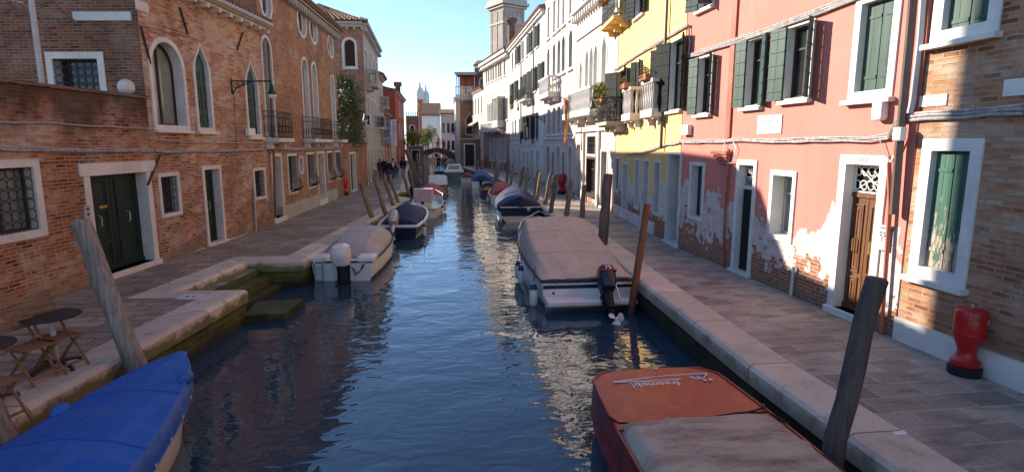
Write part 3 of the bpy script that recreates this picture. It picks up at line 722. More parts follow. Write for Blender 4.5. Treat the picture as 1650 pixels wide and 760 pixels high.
bk = Facade((-11.0, 19.75), (-11.0, 15.95), 15, M['brick_red'], None, 'unseen_shade_house', 'unseen tall brick house added behind the terrace to shade the right brick wall', 'house', depth=10)  # unseen block added to throw the near shadow edge on the right wall
bk.win(uz=(1, 2, 8.2, 9.8), fill='shut'); bk.done(); bk.roof(2.0)

h2 = Facade((-5.28, 33.3), (-6.03, 21.8), 8.95, M['brick_orange'], None, 'brick_house', 'long orange brick house with oval attic windows and iron balconies', 'house', depth=3.2)
h2.win((444, 352), (451, 252), fw=.12, depth=.4, fill='door1', leaf='door_brown', name='door', frame='stone_w', hs=False)
h2.win((466.7, 309.5), (475.7, 251), fw=.1, depth=.2, fill='dark', grille='belly', sill=False, frame='stone_w')
h2.win((482.5, 279), (487.5, 253), shape='oval', fw=.07, depth=.15, fill='dark', sill=False, frame='stone_w')
h2.win((497, 300.7), (504, 248.6), fw=.1, depth=.2, fill='dark', grille='belly', sill=False, frame='stone_w')
h2.win((514.8, 322), (520.7, 247.4), fw=.12, depth=.4, fill='door1', leaf='door_brown', name='door', frame='stone_w', hs=False)
h2.win((529, 291), (533.7, 246), fw=.1, depth=.2, fill='dark', grille='belly', sill=False, frame='stone_w')
h2.win((542, 287), (546.5, 245), fw=.1, depth=.2, fill='dark', grille='belly', sill=False, frame='stone_w')
za = []
for bl, br, ap, kind in (((431, 222), (444.5, 222), (430, 63), 'shut'), ((492.4, 224), (501, 224), (489, 96), 'glass'), ((508, 222), (514.6, 222), (508, 105), 'shut'), ((537, 224), (542, 224), (534.5, 124), 'shut')):
    q = w3(h2, bl, br, ap); za.append(q); h2.win(uz=q, shape='arch', fw=.12, depth=.2, fill='glass', glass='glass_lt', sill=False, frame='stone_w', casement='lead')
for cx, cy, hw, hh in ((427.5, 3, 7, 20), (485.6, 36, 5.5, 17), (504.4, 49.6, 4.6, 15), (532, 76, 3.4, 13)):
    h2.win((cx-hw, cy+hh), (cx+hw, cy-hh), shape='oval', fw=.12, depth=.18, fill='glass', sill=False, frame='stone_w', casement='white_plastic')
h2.done(); h2.cornice(h=.2, out=.35, mat='stone_d', brackets=.34, bh=.22); h2.roof(.5, .45)
bz = za[0][2]
h2.balcony(za[0][0]-.4, za[0][1]+.35, bz-.02, .5, .95); h2.balcony(za[2][0]-.4, za[1][1]+.4, bz-.02, .5, .95); h2.balcony(max(.05, za[3][0]-.3), za[3][1]+.3, bz-.02, .5, .95)
h2.put(MB().box(1.2, h2.L-1.2, .002, .05, 0, .55), 'plinth', M['stone_d'])

gw = Facade((-4.84, 42.6), (-5.27, 33.42), 2.95, M['brick_garden'], None, 'garden_wall', 'low red brick garden wall with a narrow door, in front of the bush', 'wall', depth=.4)
gw.win((566, 309), (571.5, 248), fw=.13, depth=.25, fill='door1', leaf='door_brown', name='door', frame='stone_w')
gw.done(); gw.put(MB().box(0, gw.L, -.45, .06, 2.952, 3.03), 'coping', M['brick_dark'])
h3 = Facade((-4.98, 55.2), (-4.83, 42.7), 11.3, M['stucco_grey'], None, 'corner_house', 'tall brick and grey stucco corner house with an arched end window and stone balcony', 'house', depth=7, sides=False)
for k, x in enumerate((-10.7, -7.6, -4.4, -1.6)):
    u = 12.5+x if False else (k+.6)*3.0
    if k != 3: h3.win(uz=(u-.5, u+.5, 8.0, 9.9), fill='dark', fw=.14, frame='stone')
    h3.win(uz=(u-.5, u+.5, 4.3, 6.3), fill='shut' if k != 1 else 'dark', fw=.14, frame='stone')
    h3.win(uz=(u-.45, u+.45, .2 if k % 2 else 1.1, 2.5), fill='dark', fw=.14, frame='stone', sill=k % 2 == 0)
h3.win(uz=(10.3, 11.5, 7.2, 9.6), fill='dark', fw=.14, sill=False)
h3.done(); h3.cornice(h=.4, out=.4, mat='stone_d', brackets=.6)
h3.balcony(9.9, 11.9, 7.18, .75, .95, 'stone', 'stone_d', .18); h3.balcony(1.2, 2.8, 4.28, .6, .9, 'stone', 'stone_d'); h3.balcony(4.2, 6.0, 4.28, .6, .9)
h3e = Facade((-4.83, 42.7), (-12, 43.1), 11.3, M['brick_end'], h3.root, part='end_wall', depth=.3, sides=False)
h3e.win(uz=w3(h3e, (555.7, 107), (572.8, 107), (564, 64)), shape='arch', fw=.16, depth=.3, fill='dark', frame='stone_w')
h3e.win((599.5-8, 201), (603-8, 186), fw=.1, fill='dark', sill=False)
h3e.done(); h3e.cornice(h=.35, out=.35, mat='stone_d', brackets=.5)
h3e.put(MB().tube([(6.15, .06, .1), (6.15, .06, 10.9)], .06, 6), 'drainpipe', M['copper'])
hr = MB(); inv = ROOTM[h3.root.name].inverted()
ring_ = [(-4.4, 42.3), (-4.55, 55.6), (-12.2, 55.6), (-12.2, 42.6)]
vs = [inv @ Vector((x, y, 12.02)) for x, y in ring_]+[inv @ Vector((-8.3, 46.5, 14.0)), inv @ Vector((-8.3, 51.5, 14.0))]
hr.add(vs, [(0, 1, 5, 4), (1, 2, 5), (2, 3, 4, 5), (3, 0, 4), (3, 2, 1, 0)]); hro = hr.build('roof', M['tile'], h3.root)
tl = MB()
for k in range(22): 
    t = k/21; e = inv @ Vector((-4.45-7.6*t, 42.35+.2*t, 12.08)); r_ = inv @ Vector((-8.3 if t < .6 else -8.3, 46.5, 14.05)); f = .85 if .3 < t < .7 else .55*min(1, 1-abs(t-.5)); tl.tube([e, e.lerp(r_, min(.9, max(.12, 1-abs(t-.5)*1.9)))], .1, 6)
tl.build('eaves_tiles', M['tile'], hro)

def block(name, label, p0, p1, zt, mat, depth, rows, cat='house', roof=1.2, cornice=True, shut='dark', w=.9, base=GZ, end=None, frame='stone', roofk=True):
    f = Facade(p0, p1, zt, M[mat], None, name, label, cat, depth=depth, base=base)
    for z0, z1, n, kind in rows:
        for k in range(n):
            u = f.L*(k+.5)/n; f.win(uz=(u-w/2, u+w/2, z0, z1), fill='door1' if kind == 'door' else kind, leaf='door_brown' if kind == 'door' else shut, name='door' if kind == 'door' else 'window', fw=.1, frame=frame, depth=.15)
    f.done()
    if cornice: f.cornice(h=.25, out=.3, mat='stone_d')
    if roofk: f.roof(roof, .4)
    return f
h4 = block('stucco_house', 'pale stucco house on the left bank with dark balconies, beside the hanging banners', (-5.05, 60.4), (-4.99, 55.4), 9.2, 'stucco_grey', 5, [(6.3, 8.2, 2, 'shut'), (3.4, 5.2, 2, 'dark'), (.1, 2.3, 2, 'door')], shut='green_blk')
h4.balcony(.5, 2.2, 3.4, .7, .9, 'iron'); h4.balcony(2.8, 4.5, 3.4, .7, .9, 'stone', 'stone_d'); h4.balcony(2.8, 4.5, 6.3, .7, .9, 'stone', 'stone_d')
h5 = block('red_house', 'low red house on the left bank behind the walkers', (-5.1, 69.5), (-5.06, 60.6), 6.2, 'red_far', 6, [(3.4, 5.0, 3, 'shut'), (.1, 2.4, 2, 'door')], shut='green_blk')
h6 = block('yellow_house', 'narrow ochre yellow house between the two red houses on the left bank', (-5.14, 79.5), (-5.1, 69.8), 5.6, 'ochre', 5, [(3.2, 4.8, 3, 'dark'), (.1, 2.3, 2, 'door')])
h8 = Facade((-9.6, 82), (-9.4, 60), 12.4, M['red_far'], None, 'hidden_shade_house', 'hidden tall house added behind the low red and yellow left bank houses to cast shade', 'house', depth=6)  # out of sight, added as a shadow caster for the palace opposite
h8.win(uz=(4, 5, 9, 10.6), fill='shut'); h8.win(uz=(14, 15, 9, 10.6), fill='shut'); h8.done(); h8.roof(1.0)
h7 = Facade((-5.0, 100), (-5.14, 80), 9.9, M['red_far'], None, 'red_house', 'tall dark red house with green shutters and chimneys on the left bank', 'house', depth=7)
h7.row([643.5, 646.5, 650], 170, 7.0, 8.9, 1.1, fill='shut', leaf='green_dk', frame='stone_w'); h7.row([643.5, 646.5, 650], 200, 3.8, 5.6, 1.1, fill='shut', leaf='green_dk', frame='stone_w')
h7.row([644, 648.5], 240, .1, 2.3, 1.1, fill='door1', leaf='door_brown', name='door')
h7.done(); h7.cornice(h=.3, out=.35, mat='stone_d'); h7.roof(1.0, .4)
e7 = Facade((-5.14, 79.95), (-12, 79.95), 9.9, M['red_far'], h7.root, part='end_wall', depth=.2, sides=False)
e7.win(uz=(1.2, 2.2, 7.0, 8.7), fill='shut', leaf='green_dk', frame='stone_w'); e7.win(uz=(3.0, 4.0, 7.0, 8.7), fill='shut', leaf='green_dk', frame='stone_w'); e7.done()
inv7 = ROOTM[h7.root.name].inverted()
for (x, y, hh) in ((-5.6, 95, 13.2), (-7.6, 81, 12.4)):
    m_ = MB(); m_.T = inv7; m_.box(x-.4, x+.4, y-.4, y+.4, 9.5, hh-.6); m_.box(x-.6, x+.6, y-.6, y+.6, hh-.6, hh); m_.build('chimney', M['brick_red'], h7.root)

# ------------------------------------------------------------------ right bank
rb = Facade((7.3, -9), (7.06, 7.62), 11.5, M['brick_tan'], None, 'brick_house', 'weathered brick house on the right with peeling green shutters over a white plinth', 'house', depth=8)
rb.win((1519, 50), (1603, -46), fw=.17, depth=.16, fill='shut', frame='stone_w')
rb.win((1482, 428), (1566, 244), fw=.17, depth=.16, fill='shut', leaf='green_peel', frame='stone_w')
rb.win(uz=(3.5, 4.5, 3.9, 5.8), fw=.17, fill='shut', frame='stone_w'); rb.done()
rb.band(-.01, .36, .06, 'stone_w', name='plinth')
for (xa, ya, xb, yb) in ((1480, 173, 1528, 151), (1614, 156, 1665, 124)):
    a = rb.uz((xa, ya)); b = rb.uz((xb, yb)); rb.put(MB().box(min(a[0], b[0]), max(a[0], b[0])-.02, .002, .018, min(a[1], b[1]), max(a[1], b[1])), 'stone_block', M['stone_w'])
rp = Facade((7.06, 7.66), (6.93, 15.5), 11, M['pink'], None, 'pink_house', 'pink plastered house with green shutters and plaster fallen off at its foot', 'house', depth=8)
rp.win((1127, 16), (1153, -62), fill='open', fw=.06, frame='stone_w', ang=(88, 150))
W = dict(fill='open', fw=.05, frame='stone_w', depth=.2, proud=.02)
# u grows away from the camera: the first shutter of a pair is the near one
rp.win((1123.5, 183), (1149, 89), ang=(148, 166), **W); rp.win((1200, 171), (1233, 59), ang=(160, 166), **W); rp.win((1263, 160), (1313, 34), ang=(139, 166), **W)
rp.win((1378, 149), (1445, -9), fill='shut', fw=.14, frame='stone_w', depth=.2)
rp.win((1111.6, 346), (1134, 268), fill='glass', fw=.1, frame='stone_w', depth=.25, sill=False, glass='glass_lt')
rp.win((1182, 436), (1216, 267), fill='door1', leaf='iron', name='door', fw=.12, depth=.2, grille='transom', frame='stone_w')
rp.win((1241, 375), (1279, 285), fill='glass', fw=.11, frame='stone_w', depth=.3, sill=False, glass='glass_lt', casement='lead')
(du0, du1, dz0, dz1), dwo = rp.win((1344, 493), (1420, 267), fill='door2', leaf='door_wood', name='door', fw=.16, depth=.22, grille='transom', frame='stone_w')
rp.done()
TXT = Matrix(((-1, 0, 0, 0), (0, 0, 1, 0), (0, 1, 0, 0), (0, 0, 0, 1)))     # lettering upright on a wall, facing outwards
def onwall(u, y, z): return Matrix.Translation((u, y, z)) @ TXT
text_mesh('house_number', '6107', .12, M['ink'], dwo, onwall((du0+du1)/2, .033, dz1+.08))
us = rp.uz((1181, 110))[0]; rp.put(MB().box(us-.1, us+.1, .003, .05, rp.uz((1180, 222))[1], 10.9), 'pilaster_strip', M['red_pipe'])
st_ = MB(); a = rp.uz((1172, 245)); 
for k in range(4): st_.box(a[0]-.1-.09*(3-k)*.5, a[0]+.25+.09*(3-k), .002, .16-.03*k, a[1]-.05-.08*k, a[1]+.02-.08*k)
rp.put(st_, 'corbel', M['red_pipe'])
ry = Facade((6.93, 15.56), (7.7, 23.8), 11.8, M['yellow'], None, 'yellow_house', 'yellow plastered house with dark shutters, balconies and flower boxes', 'house', depth=8)
D_ = dict(fw=.09, frame='stone_w', depth=.3)
ry.win((1073, 388), (1097, 250), fill='void', name='door', **D_)
ry.win((1053, 341), (1064.7, 263), fill='glass', sill=False, **D_); ry.win((1033, 366), (1046.4, 260.5), fill='door1', leaf='lead', name='door', **D_)
ry.win((1022.7, 331.6), (1030.6, 259), fill='dark', sill=False, **D_); ry.win((1002, 346), (1012, 266), fill='door1', leaf='lead', name='door', **D_)
ry.win((992, 304), (998, 256), fill='dark', sill=False, grille='bars', **D_)
Y_ = dict(fill='open', leaf='green_blk', fw=.05, frame='stone_w', depth=.2, ang=(163, 150), sill=False, proud=.02)
r1, _ = ry.win((1078, 178), (1103, 59), **dict(Y_, sill=True)); r2, _ = ry.win((1058, 182), (1071, 77), **Y_); r3, _ = ry.win((1024, 188), (1033, 98), **Y_); r4, _ = ry.win((994, 196), (1010, 110), **Y_)
r5, _ = ry.win((1024, 30), (1039, -22), **dict(Y_, sill=True)); r6, _ = ry.win((995, 42), (1013, -26), **dict(Y_, leaf='green'))
ry.done()
a = ry.uz((1036, 55)); 
byt = ry.balcony(r6[0]-.35, r6[1]+.35, r6[2]-.02, .6, .95, 'iron', 'ochre_stone' if 'ochre_stone' in M else 'yellow')
byl = ry.balcony(r4[0]-.15, r4[1]+.55, r4[2]-.05, .75, .95, 'iron', 'stone_d'); 
bys = ry.balcony(r3[0]-.35, r3[1]+.3, r3[2]-.02, .4, .95, 'stone', 'stone'); bys2 = ry.balcony(r2[0]-.35, r2[1]+.3, r2[2]-.02, .4, .95, 'stone', 'stone')
ry.band(-.01, .4, .05, 'stone', u0=2.2, name='plinth')
pu = ry.uz((1075, 120))[0]; ry.put(MB().tube([(pu, .1, 11.5), (pu, .1, ry.uz((1071, 240))[1])], .05, 8), 'drainpipe', M['copper'])

rg = Facade((7.7, 23.9), (7.72, 31.1), 13.0, M['rose'], None, 'gothic_palace', 'pale pink palace with white ogee windows and stone balconies above a shop', 'palace', depth=8)
G_ = dict(shape='ogee', fw=.15, frame='stone_w', depth=.3, fill='glass', casement='white_plastic', glass='glass_lt')
rg.row([931.5, 936.3], 120, 4.4, 7.3, .55, sill=False, **G_); rg.row([946, 953, 960], 110, 4.5, 7.7, .62, sill=False, **G_); rg.row([973.5], 100, 4.5, 7.8, .7, sill=False, **G_)
rg.row([931, 943, 960, 975], 20, 10.1, 11.9, .85, frame='stone_w', fw=.12, fill='half', leaf='green', ang=(150, None))
bu = rg.uz((952, 280))[0]
rg.win(uz=(bu-.75, bu+.75, .5, 2.2), fill='glass', sill=True, fw=.12, frame='door_brown', casement='door_wood', depth=.25, name='shop_window')
rg.win(uz=(bu-.75, bu+.75, 2.45, 3.3), fill='dark', sill=False, fw=.1, frame='stone_d', grille='bars', name='shop_window')
rg.row([932], 280, .1, 2.9, .8, fill='door1', leaf='door_brown', name='door', fw=.12, depth=.3, frame='stone'); rg.row([973], 290, .1, 2.6, .9, fill='door1', leaf='green_blk', name='door', fw=.12, depth=.3, frame='stone')
rg.done(); rg.band(8.35, .16, .1, 'stone_w'); rg.cornice(9.75, .25, .4, 'stone_w', .45, bh=.25)
for x in (940.5, 965): 
    u = rg.uz((x, 280))[0]; rg.put(MB().box(u-.16, u+.16, .002, .12, .0, 3.5), 'pilaster', M['stone'], bevel=.01)
rg.band(3.55, .2, .14, 'stone')
b2a, b2b = rg.uz((943, 170))[0], rg.uz((977, 165))[0]
rg.balcony(min(b2a, b2b), max(b2a, b2b), 4.45, .75, 1.0, 'stone', 'stone_w', .2); c1_, c2_ = rg.uz((929.5, 170))[0], rg.uz((938, 170))[0]
rg.balcony(min(c1_, c2_)-.1, max(c1_, c2_)-.05, 4.4, .75, 1.0, 'stone', 'stone_w', .2)
rr_ = Facade((7.72, 31.2), (7.7, 40.2), 13.1, M['rose'], None, 'pink_palace', 'pale rose palace with tall round arched windows and a small stone balcony', 'palace', depth=8)
rr_.row([884.5, 893.7, 900.8, 908.7, 920], 40, 9.9, 11.8, .8, fill='shut', leaf='lead', fw=.12, frame='stone_w')
rr_.row([884, 893, 900.8, 908, 919.5], 100, 7.2, 9.2, .8, shape='arch', fill='glass', fw=.14, frame='stone_w')
rr_.row([884.5, 893, 900.8, 908.5, 917], 195, 3.6, 5.2, .8, fill='dark', fw=.12, frame='stone')
rr_.row([899.5, 918.5], 270, .1, 2.8, 1.05, shape='arch', fill='door1', leaf='lead', name='door', fw=.14, depth=.3, frame='stone_w'); rr_.row([883], 270, .1, 2.8, 1.0, shape='arch', fill='door1', leaf='green_blk', name='door', fw=.14, frame='stone_w'); rr_.row([891, 907.5], 265, .9, 2.4, .6, fill='dark', fw=.12, frame='stone', grille='bars')
rr_.done(); rr_.cornice(h=.3, out=.4, mat='stone', brackets=.6); rr_.roof(1.2, .45); a, b = rr_.uz((885, 130))[0], rr_.uz((902, 130))[0]; rr_.balcony(min(a, b), max(a, b), 6.0, .7, 1.0, 'stone', 'stone_w', .2); rr_.band(3.2, .15, .08, 'stone')
rw = Facade((7.7, 40.3), (7.6, 58.2), 12.1, M['white'], None, 'white_house', 'long white house with rows of dark green shutters on the right bank', 'house', depth=8)
S_ = dict(fill='open', leaf='green_blk', fw=.08, frame='stone_w', ang=(168, 165)); N_ = dict(fill='shut', leaf='green_dk', fw=.08, frame='stone_w')
rw.row([826, 830.5, 843, 849.7], 90, 10.0, 11.5, .85, **N_); rw.row([836, 856, 866], 80, 10.0, 11.5, .85, **S_); rw.row([875.5], 60, 10, 11.5, .85, **N_)
rw.row([826, 833, 843, 848.5, 862, 873], 140, 6.9, 8.6, .9, **S_); rw.row([855], 140, 6.4, 8.6, .9, **S_)
rw.row([826.8, 830.8, 837], 205, 3.4, 5.1, .75, **N_); rw.row([845.5, 855, 864, 874], 205, 3.3, 5.2, .95, **S_)
rw.row([831, 844, 850.5], 258, .8, 2.2, .7, fill='dark', fw=.1, frame='stone'); rw.row([827, 836.5, 857, 866, 875], 258, .1, 2.35, .9, fill='door1', leaf='lead', name='door', fw=.12, frame='stone')
rw.done(); rw.cornice(h=.3, out=.35, mat='stone_w'); rw.roof(1.0, .4); a, b = rw.uz((849, 160))[0], rw.uz((860, 160))[0]; rw.balcony(min(a, b), max(a, b), 6.38, .7, .9, 'iron', 'stone_w'); rw.band(2.75, .1, .05, 'stone')
for x in (841, 861): 
    u = rw.uz((x, 120))[0]; rw.put(MB().tube([(u, .09, 11.8), (u, .09, 2.9)], .06, 6), 'drainpipe', M['copper'])
rq = Facade((7.6, 58.3), (6.0, 70.6), 12.2, M['beige'], None, 'beige_palace', 'beige palace with a deep stone cornice, tall chimney and enclosed balcony', 'palace', depth=9)
rq.row([784, 787.5, 791.5, 795, 799.5, 803.8, 807, 813], 120, 9.9, 11.5, .62, fill='shut', leaf='green', fw=.08, frame='stone_w'); rq.row([786.5, 789.5, 792.5, 795.5, 799.5, 802.5], 180, 5.4, 7.5, .6, shape='arch', fill='glass', fw=.1, frame='stone_w'); rq.row([817], 180, 5.4, 7.5, .7, fill='dark')
rq.row([790, 796, 800.5, 806.5, 814], 240, 1.1, 3.4, .7, shape='arch', fill='dark', fw=.12, frame='stone_w'); rq.row([793.2, 804, 811], 250, .1, 3.3, .8, shape='arch', fill='door1', leaf='green_blk', name='door', fw=.12)
rq.done(); rq.cornice(h=.6, out=.6, mat='stone', brackets=.4, bh=.15); rq.roof(1.2, .6)
a, b = rq.uz((783, 205))[0], rq.uz((812, 205))[0]; rq.balcony(min(a, b), max(a, b), 4.3, .6, .9, 'stone', 'stone_w'); a, b = rq.uz((804, 180))[0], rq.uz((813, 180))[0]; a, b = min(a, b), max(a, b)
lg = MB().box(a, b, .003, .8, 4.6, 5.3); lg.box(a-.05, b+.05, .003, .85, 7.6, 7.8)
for k in range(4): lg.box(a+(b-a-.08)*k/3, a+(b-a-.08)*k/3+.08, .72, .8, 5.3, 7.6)
lgo = rq.put(lg, 'enclosed_balcony', M['stone']); MB().box(a+.03, b-.03, .003, .75, 5.3, 7.6).build('pane', M['glass_lt'], lgo)
mm = MB().box(9.2, 10.2, -2.4, -1.4, 11.5, 14.6); mm.box(9.0, 10.4, -2.6, -1.2, 14.6, 14.9); mm.box(8.9, 10.5, -2.7, -1.1, 15.1, 15.25); 
mm = MB().box(1.3, 1.9, -.9, -.3, 12, 14.7); mm.lathe([(.3, 14.7), (.62, 15.2), (.62, 15.4)], 10, (1.6, -.6, 0)); rq.put(mm, 'chimney', M['brick_dark'])
rc = block('cream_house', 'small cream house with green shutters and a white awning, before the roof terrace', (5.95, 70.8), (5.2, 79.5), 9.6, 'cream', 5, [(6.6, 8.6, 4, 'shut'), (3.6, 5.3, 3, 'shut'), (.1, 2.3, 2, 'door')], shut='green', w=.8)
aw = MB(); aw.add([(3.5, .05, 5.75), (8.3, .05, 5.75), (8.3, 1.0, 5.2), (3.5, 1.0, 5.2), (3.5, .05, 5.7), (8.3, .05, 5.7), (8.3, 1.0, 5.0), (3.5, 1.0, 5.0)], [(0, 1, 2, 3), (7, 6, 5, 4), (3, 2, 6, 7), (0, 3, 7, 4), (1, 5, 6, 2)]); rc.put(aw, 'awning', M['tarp_beige'])
rl = Facade((6.3, 73.0), (3.35, 73.6), 3.4, M['brown_wall'], None, 'low_building', 'low brown building with a wide dark double door facing down the canal', 'building', depth=4)
(a, b, c, d), _ = rl.win((749.5, 271), (764, 233), fill='door2', leaf='door_brown', name='door', fw=.16, depth=.2, frame='stone'); rl.done(); rl.put(MB().box(-.05, rl.L+.05, -4, .1, 3.402, 3.55), 'flat_roof', M['stone_d'])
rt_ = Facade((5.75, 80.0), (3.0, 80.4), 9.2, M['brick_orange'], None, 'terrace_house', 'orange brick house with pale stone corners and a covered roof terrace', 'house', depth=8)
rt_.win(uz=(.25, 1.35, 4.2, 7.0), shape='ogee', fill='dark', fw=.14, frame='stone'); rt_.done()
for u in (.12, rt_.L-.3): rt_.put(MB().box(u-.3, u+.3, .004, .05, 0, 9.0), 'quoin', M['stone'])
rt_.cornice(h=.4, out=.45, mat='stone', brackets=.4)
rs = Facade((3.0, 80.4), (3.15, 90), 9.2, M['cream'], rt_.root, part='canal_wall', depth=.2, sides=False)
for k in range(3): rs.win(uz=(1.2+2.7*k, 2.0+2.7*k, 5, 7), fill='shut'); rs.win(uz=(1.2+2.7*k, 2.0+2.7*k, 1.5, 3.2), fill='dark')
rs.done(); rs.cornice(h=.4, out=.3, mat='stone_w'); rs.balcony(4.8, 7.2, 4.6, .7, .9)
rt_.balcony(.1, rt_.L-.05, 9.42, .25, 1.1, 'stone', 'stone_w')
tr = MB()
for u in (.3, 1.5, 2.6):
    for y in (-.4, -3): tr.box(u-.06, u+.06, y-.06, y+.06, 9.2, 12.2)
tr.box(.1, 2.8, -3.2, -.2, 12.2, 12.35); tro = rt_.put(tr, 'terrace_frame', M['door_wood'])
aw2 = MB(); aw2.box(.0, 2.9, -3.4, .1, 12.36, 12.5)
for k in range(8): aw2.box(k*.36, k*.36+.3, .1, .16, 12.1, 12.5)
aw2.build('awning', M['tarp_beige'], tro); MB().box(.4, 2.5, -3.3, -3.2, 9.2, 12.2).build('screen', M['terracotta'], tro)
rbk = Facade((8.6, 82), (5.8, 82.6), 13.6, M['brick_red'], None, 'brick_house', 'dark red brick house with a tiled roof rising behind the roof terrace', 'house', depth=8)
rbk.win(uz=(1.2, 2.1, 10, 12), fill='dark', shape='arch', fw=.14, frame='stone'); rbk.win(uz=(.4, 1.1, 6, 7.5), fill='dark'); rbk.done(); rbk.cornice(h=.3, out=.3, mat='stone'); rbk.roof(1.2)

# bell tower over the roofs
tw = 6.5; th = R(27); tx = onplane(812, 200, (0, 150), (1, 150)).x
bt = empty('bell_tower', (tx, 150, GZ), 0, 'brick bell tower with a stone belfry rising over the right bank roofs', 'tower'); bt.rotation_euler = (0, 0, th)
bm = MB().box(0, tw, 0, tw, 0, 37.6)
for k in range(3): 
    x = .25+k*(tw-1.3)/2; bm.box(x, x+.8, -.12, 0.02, 0, 36.2); bm.box(-.12, .02, x, x+.8, 0, 36.2)
bmo = bm.build('shaft', brick_mat('brick_tower', [(.24, .2, .185), (.31, .265, .245), (.37, .32, .3)], (.42, .37, .33), .15, dirt=.3, foot=False, bumps=.4, lime=.2), bt)
cm = MB().box(-.25, tw+.25, -.25, tw+.25, 33.0, 33.4)
for k in range(2):
    x = 1.2+k*2.65; cm.prism([(x+.75+.75*math.cos(t*.3142), 33.4+1.6*math.sin(t*.3142)) for t in range(11)], -.2, 0); cm.T = Matrix.Rotation(R(90), 4, 'Z') @ Matrix.Scale(1, 4); cm.T = None
cm.build('string_course', M['stone_d'], bt)
MB().box(-.5, tw+.5, -.5, tw+.5, 37.0, 37.4).box(-.9, tw+.9, -.9, tw+.9, 37.6, 38.3).box(-.5, tw+.5, -.5, tw+.5, 38.3, 39.2).build('cornice', M['stone_d'], bt)
bf = MB()
for i in range(5):
    for k in range(5):
        if i in (0, 4) or k in (0, 4): bf.box(.1+i*(tw-.9)/4, .8+i*(tw-.9)/4, .1+k*(tw-.9)/4, .8+k*(tw-.9)/4, 39.2, 45)
bf.box(0, tw, 0, tw, 45, 46.5); bf.box(.9, tw-.9, .9, tw-.9, 39.2, 45.5); bf.build('belfry', M['stone_d'], bt)
MB().lathe([(3.6, 46.5), (3.4, 49), (2.2, 52), (.3, 58)], 8, (tw/2, tw/2, 0)).build('spire', M['tile'], bt)

# far end of the canal
br = empty('canal_bridge', (.3, 95, 0), 0, 'low arched brick bridge at the far end of the canal', 'bridge')
def arc(r_, x): return r_
deck = [(-3.6, .5), (-2.6, .5)]+[(-2.6+5.2*i/12, .5+1.45*math.sin(math.pi*i/12)) for i in range(1, 12)]+[(2.6, .5), (3.6, .5), (3.6, 1.7)]+[(3.6-7.2*i/12, 1.7+1.15*math.sin(math.pi*i/12)) for i in range(1, 12)]+[(-3.6, 1.7)]
MB().prism(deck, -1.5, 1.5).build('arch_body', M['brick_dark'], br)
rim = [(-2.6+5.2*i/14, .5+1.45*math.sin(math.pi*i/14)) for i in range(15)]; rim2 = [(-2.75+5.5*i/14, .5+1.68*math.sin(math.pi*i/14)) for i in range(15)]
ri = MB(); ri.grid([[(x, -1.56, z) for x, z in rim], [(x, -1.56, z) for x, z in rim2], [(x, -1.49, z) for x, z in rim2]]); ri.build('arch_ring', M['stone'], br)
par = MB(); top = [(3.6-7.2*i/12, 1.7+1.15*math.sin(math.pi*i/12)) for i in range(13)]
for y in (-1.45, 1.45): par.tube([(x, y, z+.9) for x, z in top], .04, 5); [par.tube([(x, y, z), (x, y, z+.9)], .03, 5) for x, z in top]
par.build('railing', M['iron'], br)
cr = Facade((-3.1, 116), (-5.5, 116), 8.2, M['brick_dark'], None, 'crenellated_house', 'dark brick building with a crenellated top at the end of the left bank', 'building', depth=6)
cr.win(uz=(.8, 1.6, 5.2, 6.4), fill='dark', shape='arch', fw=.15); cr.win(uz=(.7, 1.7, .1, 3.6), fill='dark', shape='arch', fw=.15, name='window'); cr.done()
ck = MB(); [ck.box(.05+i*.4, .27+i*.4, -.4, .0, 8.2, 9.0) for i in range(6)]; cr.put(ck, 'crenellation', M['brick_dark']); 
ch = MB().box(-.7, -.2, -.8, -.3, 4, 10.2); ch.lathe([(.3, 10.2), (.65, 11.2), (.65, 11.4)], 10, (-.45, -.55, 0)); cr.put(ch, 'chimney', M['terracotta'])
lo = Facade((-1.75, 92), (-4.0, 92), 2.4, M['brown_wall'], None, 'low_building', 'small flat roofed brown building with a dark doorway left of the far bridge', 'building', depth=3)
lo.win(uz=(.7, 1.8, .05, 1.8), fill='void', name='door', fw=.15); lo.done(); lo.put(MB().box(-.1, lo.L+.1, -3.1, .15, 2.4, 2.55), 'flat_roof', M['stone_d'])
wh = Facade((1.5, 132), (-3.3, 132), 9.0, M['white_far'], None, 'white_building', 'large white building with a grey tiled roof closing the view of the canal', 'building', depth=10)
wh.win(uz=(1.0, 1.8, 4.8, 6.2), fill='dark'); wh.win(uz=(3.2, 4.0, 4.8, 6.2), fill='dark'); wh.done(); wh.roof(3.0, .3)
ln = Facade((-.9, 124), (-2.6, 124), 5.2, M['white_far'], None, 'white_annexe', 'low white annexe with a small tiled roof before the large white building', 'building', depth=4); ln.win(uz=(.5, 1.1, 3, 4.2), fill='shut'); ln.done(); ln.roof(.7, .3)
gb = Facade((1.1, 114), (-.6, 114), 3.5, M['cream'], None, 'gabled_house', 'little gabled cream house with an orange roof behind the bridge', 'house', depth=6)
gb.top = [(0, 0), (gb.L, 0), (gb.L, 3.4), (gb.L*.5, 5.2), (0, 3.4)]; gb.win(uz=(.5, 1.1, .2, 2), fill='dark'); gb.done()
rf = MB(); [rf.add([(gb.L/2, .2, 5.35), (x, .2, 3.2), (x, -6.2, 3.2), (gb.L/2, -6.2, 5.35), (gb.L/2, .2, 5.2), (x, .2, 3.05), (x, -6.2, 3.05), (gb.L/2, -6.2, 5.2)], [(0, 1, 2, 3), (4, 7, 6, 5), (0, 4, 5, 1), (1, 5, 6, 2)]) for x in (-.25, gb.L+.25)]; gb.put(rf, 'roof', M['terracotta'])
pk = Facade((4.0, 108), (1.25, 108), 8.2, M['rose'], None, 'rose_house', 'pale rose house with tall windows just behind the bridge', 'house', depth=8)
